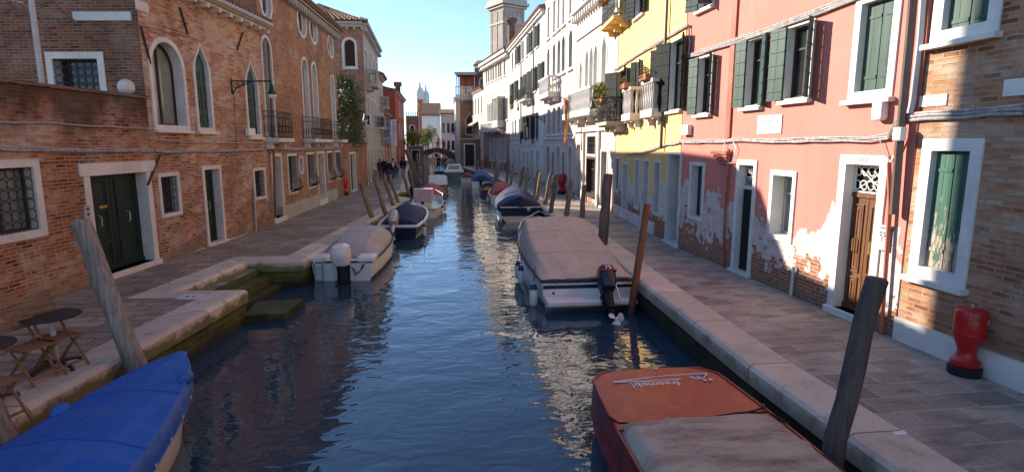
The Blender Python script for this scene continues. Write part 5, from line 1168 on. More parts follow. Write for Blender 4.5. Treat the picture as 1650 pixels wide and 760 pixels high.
for (a, b_, c, d, r, l, m_) in (
    (600, 355, 582.5, 295.5, .1, 'tallest of four slanting posts beside the navy covered left boat', 'wood_post'),
    (622, 347, 605, 287, .1, 'slanting post second in the row behind the navy covered left boat, with a rope', 'wood_post'),
    (635, 335, 618, 282.5, .095, 'slanting post with a pale worn tip, third in the left bank row', 'wood_post'),
    (643, 330, 627.5, 282, .09, 'slanting post fourth in the left bank row, behind the pale tipped one', 'wood_post'),
    (659, 316, 648, 273, .1, 'crooked post right of the walking man in black on the left bank', 'wood_post'),
    (668, 309, 659.5, 272, .1, 'slim post between the crooked post and the dark post cluster', 'wood_post'),
    (674, 303, 655, 241, .16, 'leftmost tall dark post of the leaning cluster on the left bank', 'wood_post_dark'),
    (678, 303, 662, 256, .15, 'second tall dark post of the leaning cluster on the left bank', 'wood_post_dark'),
    (684.4, 303, 682.6, 250, .14, 'nearer upright pale post of the pair beside the flat barge', 'wood_post'),
    (688, 302, 686, 250, .14, 'right hand upright pale post of the pair beside the flat barge', 'wood_post'),
    (676, 285, 671, 247, .14, 'far thin post behind the cluster on the left bank', 'wood_post_dark'),
    (970, 400, 980, 281, .15, 'very thick rough post beside the taupe covered boat', 'wood_post_dark'),
    (912, 356, 920, 290.6, .1, 'left of two straight posts by the step in the right bank', 'wood_post'),
    (937, 357, 942, 298.4, .1, 'right of two straight posts by the step in the right bank', 'wood_post'),
    (886, 347, 898, 282.7, .1, 'slanting post right of the navy wrapped boat, nearer of two', 'wood_post_dark'),
    (877, 333, 888, 278, .1, 'slanting post right of the navy wrapped boat, farther of two', 'wood_post_dark'),
    (865, 325, 871, 279, .1, 'post left of the red bin, nearer of a close pair', 'wood_post'),
    (861, 320, 867, 276, .1, 'post left of the red bin, farther of a close pair', 'wood_post'),
    (845.6, 312, 851, 271.5, .1, 'pale yellowish post behind the red covered right bank boat', 'wood_post_grey'),
    (837, 308, 843, 269.6, .1, 'brown post just left of the pale yellowish post', 'wood_post'),
    (822.5, 300, 827, 263, .1, 'right of two thin posts between the blue and red covered boats', 'wood_post_grey'),
    (815, 299, 820, 261, .1, 'left of two thin posts between the blue and red covered boats', 'wood_post'),
    (799.5, 296, 806, 261, .1, 'right of two grey posts beside the blue domed boat', 'wood_post_grey'),
    (796, 294, 801, 258.6, .1, 'left of two grey posts beside the blue domed boat', 'wood_post_grey'),
    (768, 283, 769, 259.5, .12, 'thin post left of the wide dark door of the low building', 'wood_post'),
    (776, 281, 776, 257.6, .12, 'thin post just right of the wide dark door of the low building', 'wood_post')):
    post(a, b_, c, d, r*.95, m_, l, z0=.58 if a > 700 or a < 660 else .5)
post(1017, 502, 1043, 329, .075, 'wood_brown', 'smooth varnished brown post at the stern of the taupe covered boat')
post(1340, 735, 1414, 450, .1, 'wood_black', 'wide dark post with a chamfered top beside the orange workboat', Y=4.75)
rp_ = MB(); b0 = ony(1032, 470, 12.35); rp_.tube([b0+Vector((.1*math.cos(t*.8), .1*math.sin(t*.8), 0)) for t in range(9)], .014, 5); rp_.tube([b0+Vector((-.1, 0, 0)), b0+Vector((-.3, .05, -.05)), b0+Vector((-.55, 0, .2))], .014, 5); rp_.tube([b0+Vector((-.1, 0, .04)), b0+Vector((-.35, .05, .0)), b0+Vector((-.55, 0, .25))], .014, 5)
tag(rp_.build('mooring_rope', M['hull_cream']), 'pale mooring rope tied round the smooth varnished brown post', 'rope')
q = [ony(606, 293, 23.0+.0), ony(598, 302, 22.9), ony(593, 300, 23)]
def rope(a, b, sag, label, mat='hull_cream', r=.012):
    a, b = Vector(a), Vector(b); o = MB().tube([a.lerp(b, i/10)-a-Vector((0, 0, sag*4*(i/10)*(1-i/10))) for i in range(11)], r, 5).build('mooring_rope', M[mat], None, None, True); o.location = a; tag(o, label, 'rope')
rope((-1.9, 15.4, .55), (-3.45, 16.3, .72), .12, 'pale rope from the grey covered motorboat to the left quay')
rope((-2.3, 22.3, .55), (-2.62, 21.6, .72), .06, 'dark rope from the navy covered left boat to the quay edge', 'black_rubber')
rope((-.9, 27.2, .75), (-1.7, 27.9, .9), .1, 'pale rope from the bow of the left navy boat to a leaning post')
rope((4.35, 18.3, .9), (5.05, 18.6, .72), .1, 'pale rope from the bow of the taupe covered boat to the right quay')
rope((4.9, 27.0, .8), (5.2, 27.6, 1.1), .06, 'pale rope beside the navy wrapped motorboat')
for (px, py, l) in ((1450, 698, 'scrap of white paper on the right kerb'), (85, 448, 'scrap of white paper on the left paving')):
    q = onz(px, py, GZ); o = MB().add([(-.07, -.03, .008), (.06, -.04, .012), (.07, .03, .02), (-.05, .04, .006), (-.07, -.03, .006), (.06, -.04, .010), (.07, .03, .018), (-.05, .04, .004)], [(0, 1, 2, 3), (7, 6, 5, 4), (0, 4, 5, 1), (1, 5, 6, 2), (2, 6, 7, 3), (3, 7, 4, 0)]).build('paper_scrap', M['white_plastic']); o.location = q; tag(o, l, 'litter')
q = onz(307, 478, GZ); o = MB().box(-.2, .2, -.17, .17, -.01, .008).build('drain_cover', M['stone_w'], bevel=.004); o.location = q; o.rotation_euler = (0, 0, -.15); tag(o, 'small pale stone drain cover with two holes beside the water steps', 'drain')
for x in (-.06, .06): MB().lathe([(.035, .008), (.035, .0105)], 12, (x, 0, 0)).build('hole', M['dark'], o)

# ------------------------------------------------------------------ red bins
def bin_(px, py, s, label, side):
    q = onz(px, py, GZ); e = empty('red_bin', q, 0, label, 'bin', 'red bins on the quays'); e.scale = (s, s, s)
    b = MB().lathe([(.14, .1), (.165, .13), (.165, .19), (.125, .22), (.1, .3), (.115, .36), (.165, .5), (.18, .56), (.18, .84), (.165, .87), (.05, .9), (.01, .9)], 28).build('body', M['red_paint'], e, None, True)
    MB().lathe([(.183, .55), (.186, .56), (.183, .57)], 28).build('seam_band', M['red_paint'], b, None, True)
    MB().lathe([(.185, 0), (.19, .02), (.19, .1), (.14, .12)], 28).build('base', M['black_rubber'], e, None, True)
    MB().lathe([(.015, .895), (.015, .93), (.005, .94)], 8).build('lid_bolt', M['steel'], e)
    return e, b
e, b = bin_(1553, 601, 1.0, 'red waist shaped bin with a white sticker, standing before the brick wall on the right', 1)
e.rotation_euler = (0, 0, 0)
stk = MB(); stk.add([(.0, 0, .035), (.035, 0, 0), (0, 0, -.035), (-.035, 0, 0)], [(0, 1, 2, 3)]); a = R(-62); stk.build('sticker', M['white_plastic'], b, Matrix.Translation(((.182)*math.cos(a), (.182)*math.sin(a), .74)) @ Matrix.Rotation(a+math.pi/2, 4, 'Z'))
a = R(-118); text_mesh('number', '127', .075, M['ink_dk'], b, Matrix.Translation(((.182)*math.cos(a), (.182)*math.sin(a), .79)) @ Matrix.Rotation(a+math.pi/2, 4, 'Z') @ Matrix.Rotation(R(90), 4, 'X'), ext=.001)
bin_(905, 312.5, 1.35, 'red bin in the sunlit gap on the right bank', 1); bin_(556, 314, 1.15, 'red bin against the garden wall on the left bank', -1)

# ------------------------------------------------------------------ cafe chairs and tables
def chair(q, rz, label):
    e = empty('folding_chair', q, rz, label, 'chair', 'folding slatted cafe chairs')    # faces +x
    for s in (-1, 1):
        y = s*.2; m = MB()
        m.tube([(.26, y, .0), (.1, y, .24), (-.08, y, .44), (-.2, y, .66), (-.27, y, .86)], .019, 6); m.build('back_leg', M['teak'], e)
        m = MB(); m.tube([(-.24, y*.85, 0), (-.05, y*.85, .22), (.17, y*.85, .43)], .018, 6); m.build('front_leg', M['teak'], e)
    m = MB()
    for k in range(7): m.box(-.17+.055*k, -.17+.055*k+.047, -.2, .2, .44, .458)
    for s in (-1, 1): m.box(-.17, .21, s*.17-.015, s*.17+.015, .415, .44)
    m.build('seat', M['teak'], e)
    m = MB()
    for (x0, z) in ((-.2, .64), (-.225, .72), (-.25, .8)): m.box(x0-.012, x0+.008, -.2, .2, z, z+.055)
    m.build('backrest', M['teak'], e)
    MB().tube([(.2, -.2, .08), (.2, .2, .08)], .016, 6).build('stretcher', M['teak'], e); MB().tube([(-.19, -.17, .06), (-.19, .17, .06)], .016, 6).build('stretcher', M['teak'], e)
    return e
def table(q, label, rz=0, r=.36):
    e = empty('cafe_table', q, rz, label, 'table', 'round cafe tables')
    MB().lathe([(r-.01, .715), (r, .72), (r, .735), (r-.006, .74), (.01, .741)], 32).build('table_top', M['door_brown'], e, None, True)
    MB().lathe([(.04, .05), (.036, .1), (.034, .715)], 12).build('column', M['motor_dk'] if False else M['lead'], e, None, True)
    m = MB()
    for k in range(4):
        a = R(45)+k*math.pi/2; m.tube([(0, 0, .1), (.16*math.cos(a), .16*math.sin(a), .075), (.3*math.cos(a), .3*math.sin(a), .045)], [.035, .025, .02], 6); m.lathe([(.02, 0), (.028, .005), (.028, .03), (.015, .06)], 8, (.3*math.cos(a), .3*math.sin(a), 0))
    m.build('foot', M['iron'], e)
    return e
tq = onz(93, 592, GZ); table(tq, 'small round dark cafe table between the two wooden chairs', .3, .34); table(onz(-20, 655, GZ), 'small round cafe table cut by the left edge of the picture', .3, .34)
def chair_at(seat, back, label):
    p = onz(*seat, 1.15); b = onz(*back, 1.45); d = (p-b).xy; return chair(Vector((p.x, p.y, GZ))-Vector((d.x, d.y, 0)).normalized()*.02, math.atan2(d.y, d.x), label)
chair_at((52, 556), (12, 516), 'folding wooden chair in front of the round cafe table'); chair_at((92, 541), (50, 502), 'folding wooden chair behind the round cafe table'); chair_at((-20, 618), (-66, 570), 'folding wooden chair cut by the left edge of the picture')

# ------------------------------------------------------------------ cables, pipes, lamps and boxes on the walls
def wallpath(F, pts, y=.05): 
    out = []
    for p in pts: u, z = F.uz(p); out.append(F.M @ Vector((u, y, z)))
    return out
def cable(F, pts, r, mat, label, name='wall_cable', n=3, y=.06, cat='cable'):
    P_ = wallpath(F, pts, y); mb = MB(); rng = random.Random(len(label))
    fine = []
    for a, b in zip(P_, P_[1:]):
        m = max(1, int((b-a).length/.35)); fine += [a.lerp(b, i/m) for i in range(m)]
    fine.append(P_[-1]); o0 = fine[0].copy()
    for k in range(n):
        dz = (k-(n-1)/2)*r*1.9; mb.tube([q-o0+Vector((0, 0, dz+rng.uniform(-.012, .012)*(n > 1)-.015*abs(math.sin(i*.9)))) for i, q in enumerate(fine)], r, 5)
    o = mb.build(name, M[mat], None, None, True); o.location = o0; return tag(o, label, cat)
cable(TM, [(-40, 237), (60, 239), (140, 242), (200, 241), (243, 243)], .022, 'cable', 'double cable bundle along the old terrace wall above the green double door', n=2)
cable(h1, [(246, 243), (300, 243), (360, 242), (424, 240)], .022, 'cable', 'cable bundle along the low brick house below its windows', n=2)
cable(TM, [(-40, 196), (70, 197), (150, 203), (238, 207)], .016, 'cable', 'single upper cable on the terrace wall', n=1)
cable(h1, [(243, 207), (244, 224), (300, 229), (380, 230), (424, 231)], .014, 'cable', 'thin upper cable stepping down on the low brick house', n=1)
cable(h2, [(430, 237), (470, 240), (520, 239), (546, 238)], .035, 'cable', 'cable bundle under the iron balconies of the orange brick house', n=2)
cable(h1, [(228, 43), (270, 52), (315, 63)], .008, 'cable_dk', 'thin sagging wire from the corner to the first pointed window', n=1)
cable(h1, [(374, 150), (376, 190), (379, 240)], .01, 'cable_dk', 'thin dark wire dropping from the wall lamp', n=1)
cable(rp, [(1101, 228), (1150, 227), (1186, 225), (1250, 226), (1330, 224), (1400, 223), (1437, 219), (1448, 200), (1462, 186)], .016, 'cable', 'pale cable bundle across the pink wall under the street name', n=3)
cable(rp, [(1104, 93), (1120, 88), (1184, 67), (1240, 49), (1300, 26), (1360, 5), (1400, -12)], .022, 'cable', 'pale cable bundle slanting above the pink wall shutters', n=3)
cable(rp, [(1113, 42), (1115, 70), (1112, 90)], .02, 'cable', 'short cable loop joining the yellow and pink walls', n=2)
cable(ry, [(992, 113), (1030, 88), (1070, 64), (1112, 40)], .022, 'cable', 'pale cable bundle slanting across the yellow wall', n=2)
cable(ry, [(1010, 248), (1040, 246), (1066, 235), (1098, 228)], .02, 'cable', 'grey cable along the yellow wall above the doors', n=2)
cable(rb, [(1458, 190), (1500, 185), (1560, 182), (1655, 176)], .022, 'cable', 'thick grey cable bundle across the right brick wall', n=3)
cable(rp, [(1168, 262), (1172, 228), (1183, 222), (1190, 238), (1184, 262), (1174, 262), (1168, 245)], .012, 'white_plastic', 'loose pale cable coil hanging on the pink wall beside the red strip', n=2)
cable(rp, [(1422, 222), (1430, 246), (1442, 262)], .01, 'cable', 'thin cable end hanging above the mailbox', n=1)
cable(rb, [(1466, 190), (1462, 215), (1450, 244), (1440, 262)], .012, 'white_plastic', 'loose white wire by the junction box on the brick wall', n=2)
cable(rb, [(1497, -10), (1492, 60), (1480, 160), (1475, 182)], .045, 'lead', 'grey vertical conduit beside the brown drainpipe', 'conduit', 1, .09, 'pipe')
dp = cable(rb, [(1484, -10), (1478, 60), (1468, 160), (1460, 240), (1452, 345)], .065, 'copper', 'brown drainpipe running down between the pink and brick houses', 'drainpipe', 1, .12, 'pipe')
cable(rp, [(1440, 262), (1442, 330), (1434, 440), (1427, 536)], .035, 'red_pipe', 'thin red pipe reaching the pavement beside the brown drainpipe', 'pipe', 1, .08, 'pipe')
cable(rp, [(1179, 240), (1172, 340), (1168, 437)], .03, 'red_pipe', 'thin red pipe down the shaded part of the pink wall', 'pipe', 1, .06, 'pipe')
cable(rp, [(1284, 429), (1279, 478)], .035, 'lead', 'short grey pipe rising from the pavement below the square window', 'pipe', 1, .07, 'pipe')
cable(h1, [(406, 303), (410, 372)], .03, 'lead', 'short grey pipe on the low brick house before its last window', 'pipe', 1, .07, 'pipe')
cable(h1, [(428, 70), (433, 160), (437, 240), (440, 350)], .045, 'copper', 'brown drainpipe at the seam of the two left brick houses', 'drainpipe', 1, .09, 'pipe')
def wbox(F, bl, tr, d, name, mat, label, cat, y=.0, bev=.02):
    a = F.uz(bl); b = F.uz(tr); u0, u1, z0, z1 = min(a[0], b[0]), max(a[0], b[0]), min(a[1], b[1]), max(a[1], b[1])
    c = F.M @ Vector(((u0+u1)/2, y, z0)); m = MB().box(-(u1-u0)/2, (u1-u0)/2, .003, d, 0, z1-z0); o = m.build(name, M[mat], None, None, bevel=bev)
    o.location = c; o.rotation_euler = F.M.to_euler(); tag(o, label, cat); return o, (u1-u0), (z1-z0)
wbox(rp, (1415, 195), (1436, 162), .16, 'meter_box', 'white_plastic', 'cream plastic meter box on the pink wall under the tall green shutters', 'box', bev=.05)
wbox(rb, (1459, 227), (1475, 205), .12, 'junction_box', 'white_plastic', 'white junction box over the brown drainpipe', 'box', .12)
wbox(rp, (1104, 218), (1116, 201), .14, 'meter_box', 'white_plastic', 'small cream box at the meeting of the yellow and pink walls', 'box')
wbox(h1, (395, 219), (405, 207), .14, 'junction_box', 'white_plastic', 'pale box below the last pointed window', 'box')
o, w_, h_ = wbox(rp, (1418, 401), (1437, 367), .06, 'mailbox', 'lead', 'grey letter box with a drawn face beside the wooden door', 'mailbox', bev=.008)
MB().box(-w_/2-.02, w_/2+.02, .0, .1, h_, h_+.03).build('lid', M['lead'], o)
fm = MB()
for s_ in (-1, 1): fm.tube([(s_*w_*.2+w_*.12*math.cos(t*.52), .063, h_*.72+w_*.1*math.sin(t*.52)) for t in range(7)], .007, 4); fm.ball((s_*w_*.2, .062, h_*.64), w_*.09, 8, 6, (1, .3, 1))
fm.tube([(0, .063, h_*.6), (w_*.12, .063, h_*.42), (-.0, .063, h_*.4)], .004, 4); fm.build('drawn_face', M['ink_dk'], o)
o, w_, h_ = wbox(TM, (135, 352), (141, 330), .05, 'intercom', 'lead', 'steel intercom panel left of the green double door', 'intercom', bev=.006)
[MB().lathe([(.03, 0), (.03, .01)], 10).build('button', M['ink_dk'], o, Matrix.Translation((0, .05, h_*f)) @ Matrix.Rotation(R(-90), 4, 'X')) for f in (.3, .7)]
o, w_, h_ = wbox(rp, (1221, 216), (1262, 184), .025, 'street_sign', 'white_plastic', 'white painted street name panel under the pink wall shutters', 'sign', bev=.004)
text_mesh('lettering', 'FONDAMENTA', h_*.3, M['ink'], o, onwall(0, .027, h_*.68), squash=.8); text_mesh('lettering', 'DEL SQUERO', h_*.3, M['ink'], o, onwall(0, .027, h_*.28), squash=.8)
def wall_lamp(F, base, tip, label, s=1.0):
    a = F.uz(base); P0 = F.M @ Vector((a[0], .0, a[1])); n = (F.M.to_3x3() @ Vector((0, 1, 0))).normalized()
    d = ray(*tip); nn = n; side = nn.cross(Vector((0, 0, 1))); t = (P0-_cp).dot(side)/d.dot(side) if abs(d.dot(side)) > 1e-4 else 10
    q = _cp+d*t; ln = max(.6, min(2.2, (q-P0).dot(n)))
    e = empty('street_lamp', P0, 0, label, 'street lamp', 'wall lamps on iron brackets'); e.rotation_euler = F.M.to_euler()
    m = MB().tube([(0, 0, 0), (0, ln, 0)], .022*s, 6); m.tube([(0, .02, -.35*s), (0, .02, .08)], .025*s, 6)
    m.tube([(0, .03, -.33*s)]+[(0, .03+.55*s*t, -.33*s+.31*s*t**.5) for t in (.2, .4, .6, .8, 1)], .018*s, 6)
    for (cy, cz, rr) in ((.14, -.13, .09), (.33, -.08, .055), (.47, -.06, .035)): m.tube([(0, cy*s+rr*s*math.cos(t*.6)*(1-t*.055), cz*s+rr*s*math.sin(t*.6)*(1-t*.055)) for t in range(14)], .012*s, 5)
    m.build('bracket', M['iron_green'], e)
    l = MB().tube([(0, ln, .05), (0, ln, -.1)], .015*s, 6); l.lathe([(.03*s, -.08*s), (.06*s, -.12*s), (.07*s, -.26*s), (.12*s, -.34*s), (.135*s, -.36*s)], 14, (0, ln, 0)); lo_ = l.build('lamp_head', M['iron_green'], e, None, True)
    MB().lathe([(.125*s, -.355*s), (.12*s, -.4*s), (.07*s, -.46*s), (.01, -.47*s)], 14, (0, ln, 0)).build('lamp_glass', M['white_plastic'], lo_, None, True)
wall_lamp(h1, (372, 131), (437, 131), 'green iron wall lamp on the low brick house', 1.15); wall_lamp(h2, (543, 180), (588, 180), 'green iron wall lamp before the bush, on the orange brick house', 1.2)
wall_lamp(ry, (1012, 158), (955, 155), 'green iron wall lamp over the yellow house balcony', 1.15); wall_lamp(rw, (878, 188), (845, 188), 'green iron wall lamp on the long white house', 1.3)

# ------------------------------------------------------------------ terrace: ball, pergola, dry vines
q = onplane(214, 158, TM.p0, TM.p1); o = MB().ball((0, 0, .17), .18, 20, 14).build('stone_ball', M['stone'], None, None, True); o.location = (q.x-.12, q.y, GZ+4.12); tag(o, 'round pale stone ball on the end of the terrace wall', 'ornament')
tp = onplane(96, 146, TM.p0, TM.p1)
pe = empty('pergola', (tp.x-.3, tp.y, GZ+4.1), math.atan2(dL.y, dL.x), 'grey metal pergola frame over the terrace wall', 'pergola')
MB().box(-.035, .035, -.035, .035, -.3, 2.35).build('post', M['lead'], pe); 
m = MB().box(-6, .0, -.03, .03, 2.28, 2.36); m.build('beam', M['lead'], pe)
m = MB().box(-6, 1.6, 1.5, 1.56, 1.9, 1.96); m.build('beam', M['lead'], pe)
for x in (-.05, -1.8): MB().tube([(x, 0, 2.3), (x+.3, 3.0, 1.75)], .028, 5).build('rafter', M['lead'], pe)
MB().tube([(0, 0, 2.1), (1.9, .6, 1.55)], .03, 5).build('brace', M['wood_post_grey'], pe)
vn = MB(); rng = random.Random(3)
for k in range(90):
    p = Vector((rng.uniform(-3, 1.9), rng.uniform(.6, 2.2), rng.uniform(1.5, 2.0))); pts = [p]
    for i in range(4): p = p+Vector((rng.uniform(-.25, .25), rng.uniform(-.15, .15), rng.uniform(-.2, .22))); pts.append(p.copy())
    vn.tube(pts, .006, 3, False)
vo = vn.build('dry_vine', M['bark'], None); vo.location = pe.location; vo.rotation_euler = pe.rotation_euler; tag(vo, 'leafless dry vine tangled over the pergola', 'plant')

# ------------------------------------------------------------------ greenery
def leaves(name, clumps, n, size, mat, parent=None, seed=1, hang=0):
    """many small leaf faces scattered in uneven clumps (centre, radii)"""
    rng = random.Random(seed); vs = []; fs = []
    for c, rad, wgt in clumps:
        for _ in range(int(n*wgt)):
            while True:
                d = Vector((rng.gauss(0, .5), rng.gauss(0, .5), rng.gauss(0, .5)))
                if d.length < 1.15: break
            p = Vector(c)+Vector((d.x*rad[0], d.y*rad[1], d.z*rad[2]))
            if mnoise.noise(p*1.6/max(.4, rad[0])+Vector((seed, 0, 0))) < -.18: continue
            a = Vector((rng.gauss(0, 1), rng.gauss(0, 1), rng.gauss(0, .7)-hang)).normalized(); b = a.cross(Vector((rng.gauss(0, 1), rng.gauss(0, 1), rng.gauss(0, 1)))).normalized()
            s = size*rng.uniform(.6, 1.4); o = len(vs); vs += [p-b*s*.25, p+a*s*.5-b*s*.05, p+a*s, p+a*s*.5+b*s*.3]; fs.append((o, o+1, o+2, o+3))
    mb = MB(); mb.v = [tuple(v) for v in vs]; mb.f = fs; return mb.build(name, M[mat], parent)
def tree(name, loc, label, clumps, n, size, mat, trunk, cat='tree', group=None, seed=1):
    e = empty(name, loc, 0, label, cat, group); m = MB()
    for pts, rs in trunk: m.tube(pts, rs, 7)
    m.build('trunk', M['bark'], e, None, True); c = leaves('crown', clumps, n*.6, size, mat, e, seed); leaves('young_leaves', clumps, n*.4, size*.9, 'leaf_yel' if mat == 'leaf_lt' else 'leaf_mid', c, seed+11); return e
tree('bush', (-5.9, 39.5, GZ), 'large dark green bush rising above the garden wall', [((0, 0, 4.4), (1.3, 1.9, 1.7), 1.3), ((.2, -.6, 5.6), (1.1, 1.4, 1.3), .9), ((.1, .8, 3.4), (1.1, 1.4, 1.0), .6), ((.5, -1.6, 3.4), (.9, 1.1, 1.0), .6), ((.1, .2, 6.6), (.8, 1.0, .9), .5)], 5000, .17, 'leaf_dk', [([(0, 0, 0), (.1, 0, 2), (0, .2, 4.2), (.1, 0, 6)], [.14, .11, .07, .02]), ([(0, 0, 2), (.4, -.6, 3.6), (.5, -1.0, 5)], [.07, .05, .02])])
tree('small_tree', (-3.4, 97, GZ), 'small bright green tree behind the flat roofed building, left of the bridge', [((0, 0, 4.2), (1.4, 1.2, 1.0), 1), ((.8, 0, 3.4), (1.0, 1, .8), .6), ((-.8, 0, 3.3), (.9, 1, .8), .5)], 900, .35, 'leaf_lt', [([(0, 0, 0), (.1, 0, 2), (0, 0, 4)], [.15, .12, .04])], seed=5)
tree('small_tree', (-1.2, 100, GZ), 'small round green tree standing directly behind the bridge', [((0, 0, 4.0), (1.1, 1.1, 1.2), 1), ((.4, 0, 5), (.8, .8, .8), .4), ((-.5, 0, 3), (.9, .9, .7), .4)], 900, .35, 'leaf_lt', [([(0, 0, 0), (.05, 0, 2), (0, 0, 4)], [.14, .1, .04])], seed=8)
def planter(F, u, y, z, w, label, mat, hgt=.25, n=500, size=.09, flowers=False, spill=.15, seed=1, pot=True, cat='flower box'):
    c = F.M @ Vector((u, y, z)); e = empty('flower_box', c, 0, label, cat, 'planters on the balconies'); e.rotation_euler = F.M.to_euler()
    MB().box(-w/2, w/2, -.1, .1, 0, .18).build('trough', M['terracotta'], e, bevel=.015)
    lv = leaves('foliage', [((x*w/5, .02, .2+hgt*.4+.05*math.sin(x*3)), (w*.16, .15, hgt), .22) for x in (-2.2, -1.1, 0, 1.1, 2.2)]+[((0, .12, .1), (w*.4, .1, spill), .3)], n, size, mat, e, seed)
    if flowers: leaves('flowers', [((0, .05, .25+hgt*.4), (w*.42, .13, hgt*.8), 1)], n*.35, size*.7, 'petal', e, seed+3)
    return e
planter(ry, (r6[0]+r6[1])/2, .7, r6[2]+.72, 1.5, 'trough of yellow green plants on the top balcony of the yellow house', 'leaf_yel', .38, 1500, .1, seed=2)
planter(ry, (r4[0]+r4[1])/2+.25, .85, r4[2]+.75, 1.7, 'large spilling green planter on the dark iron balcony', 'leaf_yel', .42, 2200, .1, spill=.5, seed=3)
planter(ry, (r4[0]+r4[1])/2+.1, .62, r4[2]-.05, 1.2, 'low dark green planter on the floor of the iron balcony', 'leaf_dk', .22, 900, .07, seed=4)
planter(ry, (r3[0]+r3[1])/2, .5, r3[2]+.98, .7, 'flower box of pale blossoms on the farther stone balcony', 'leaf_dk', .16, 350, .06, True, seed=5)
planter(ry, (r2[0]+r2[1])/2, .5, r2[2]+.98, .8, 'flower box of pink and white blossoms on the nearer stone balcony', 'leaf_dk', .2, 400, .06, True, seed=6)
planter(rw, rw.uz((834, 160))[0], .5, 6.2, 1.2, 'hanging dark plant on the white house under the shutters', 'leaf_dk', .7, 700, .14, spill=.6, seed=7)

# ------------------------------------------------------------------ banners and flag
for (xa, xb, m_, l, ya, yb) in ((620.5, 629, 'banner_violet', 'grey violet vertical banner hanging on the left bank', 190, 233), (630, 638.5, 'banner_white', 'white vertical banner beside the violet one on the left bank', 192, 236)):
    if m_ not in M: M[m_] = plain(m_, (.3, .28, .36) if 'violet' in m_ else (.66, .66, .67), .8, .3, 1.4, 0)
    a = ony(xa, yb, 56); b = ony(xb, ya, 56); e = empty('banner', (a.x, 56, a.z), 0, l, 'banner', 'banners on the left bank'); w_ = b.x-a.x; h_ = b.z-a.z
    MB().grid([[(w_*i/6, .03*math.sin(i+j*.7), h_*j/10) for i in range(7)] for j in range(11)]).build('cloth', M[m_], e, None, 'all'); MB().tube([(-.8, 0, h_), (w_, 0, h_)], .03, 6).tube([(-.8, 0, 0), (w_, 0, 0)], .02, 6).build('rod', M['iron'], e)
    tx_ = MB()
    for k in range(14 if 'white' in m_ else 5): tx_.box(w_*.36, w_*.36+w_*(.28 if k % 3 else .2), -.045, -.04, h_*(.14+.055*k if 'white' in m_ else .2+.13*k), h_*(.14+.055*k if 'white' in m_ else .2+.13*k)+h_*(.035 if 'white' in m_ else .08))
    tx_.build('printed_block', M['ink'] if 'white' in m_ else M['ink_dk'], e)
fu, fz = rg.uz((938, 165))
e = empty('flag', rg.M @ Vector((fu, .85, fz-1.9)), 0, 'red and orange flag hanging between the stone balconies', 'flag'); e.rotation_euler = rg.M.to_euler()
M['flag'] = NT('red_gold_flag').m
_t = NT('flag_cloth'); _n = _t.noise(4, 4, .6); M['flag'] = _t.out(_t.mix(_t.ramp(_n, (.45, 0.0), (.55, 1.0)), (.45, .06, .02), (.6, .26, .04)), .8)
MB().grid([[(.06*math.sin(i*1.7+j*.5)*.5+.03*i-.06, .08*math.cos(i*1.4), 2.0-.2*j) for i in range(7)] for j in range(12)]).build('cloth', M['flag'], e, None, 'all'); MB().tube([(0, -.8, 1.6), (0, .25, 2.15)], .02, 6).build('flagpole', M['wood_post'], e)

# ------------------------------------------------------------------ people
def skin(verts, edges, rad, sub=1):
    me = bpy.data.meshes.new('tmp_skin'); me.from_pydata(verts, edges, []); o = bpy.data.objects.new('tmp_skin', me); C.objects.link(o)
    o.modifiers.new('s', 'SKIN'); 
    if sub: m_ = o.modifiers.new('d', 'SUBSURF'); m_.levels = sub
    for i, r_ in enumerate(rad): me.skin_vertices[0].data[i].radius = r_ if isinstance(r_, tuple) else (r_, r_)
    me.skin_vertices[0].data[0].use_root = True
    out = bpy.data.meshes.new_from_object(o.evaluated_get(bpy.context.evaluated_depsgraph_get())); bpy.data.objects.remove(o); return out
def part(me, name, mat, parent):
    me = me.copy() if me.users else me; me.name = name; me.materials.clear(); me.materials.append(M[mat]); o = bpy.data.objects.new(name, me); C.objects.link(o); o.parent = parent
    for p in me.polygons: p.use_smooth = True
    return o
for nm_, col in (('skin_tone', (.45, .26, .18)), ('cloth_black', (.012, .012, .015)), ('cloth_jeans', (.03, .06, .14)), ('cloth_red', (.3, .02, .03)), ('cloth_olive', (.09, .085, .04)), ('cloth_grey', (.12, .12, .13)), ('cloth_pink', (.6, .06, .22)), ('cloth_white', (.6, .58, .58)), ('hair_dark', (.025, .016, .012)), ('hair_grey', (.3, .28, .26))):
    M[nm_] = plain(nm_, col, .8, .25, 9, .1, 50)
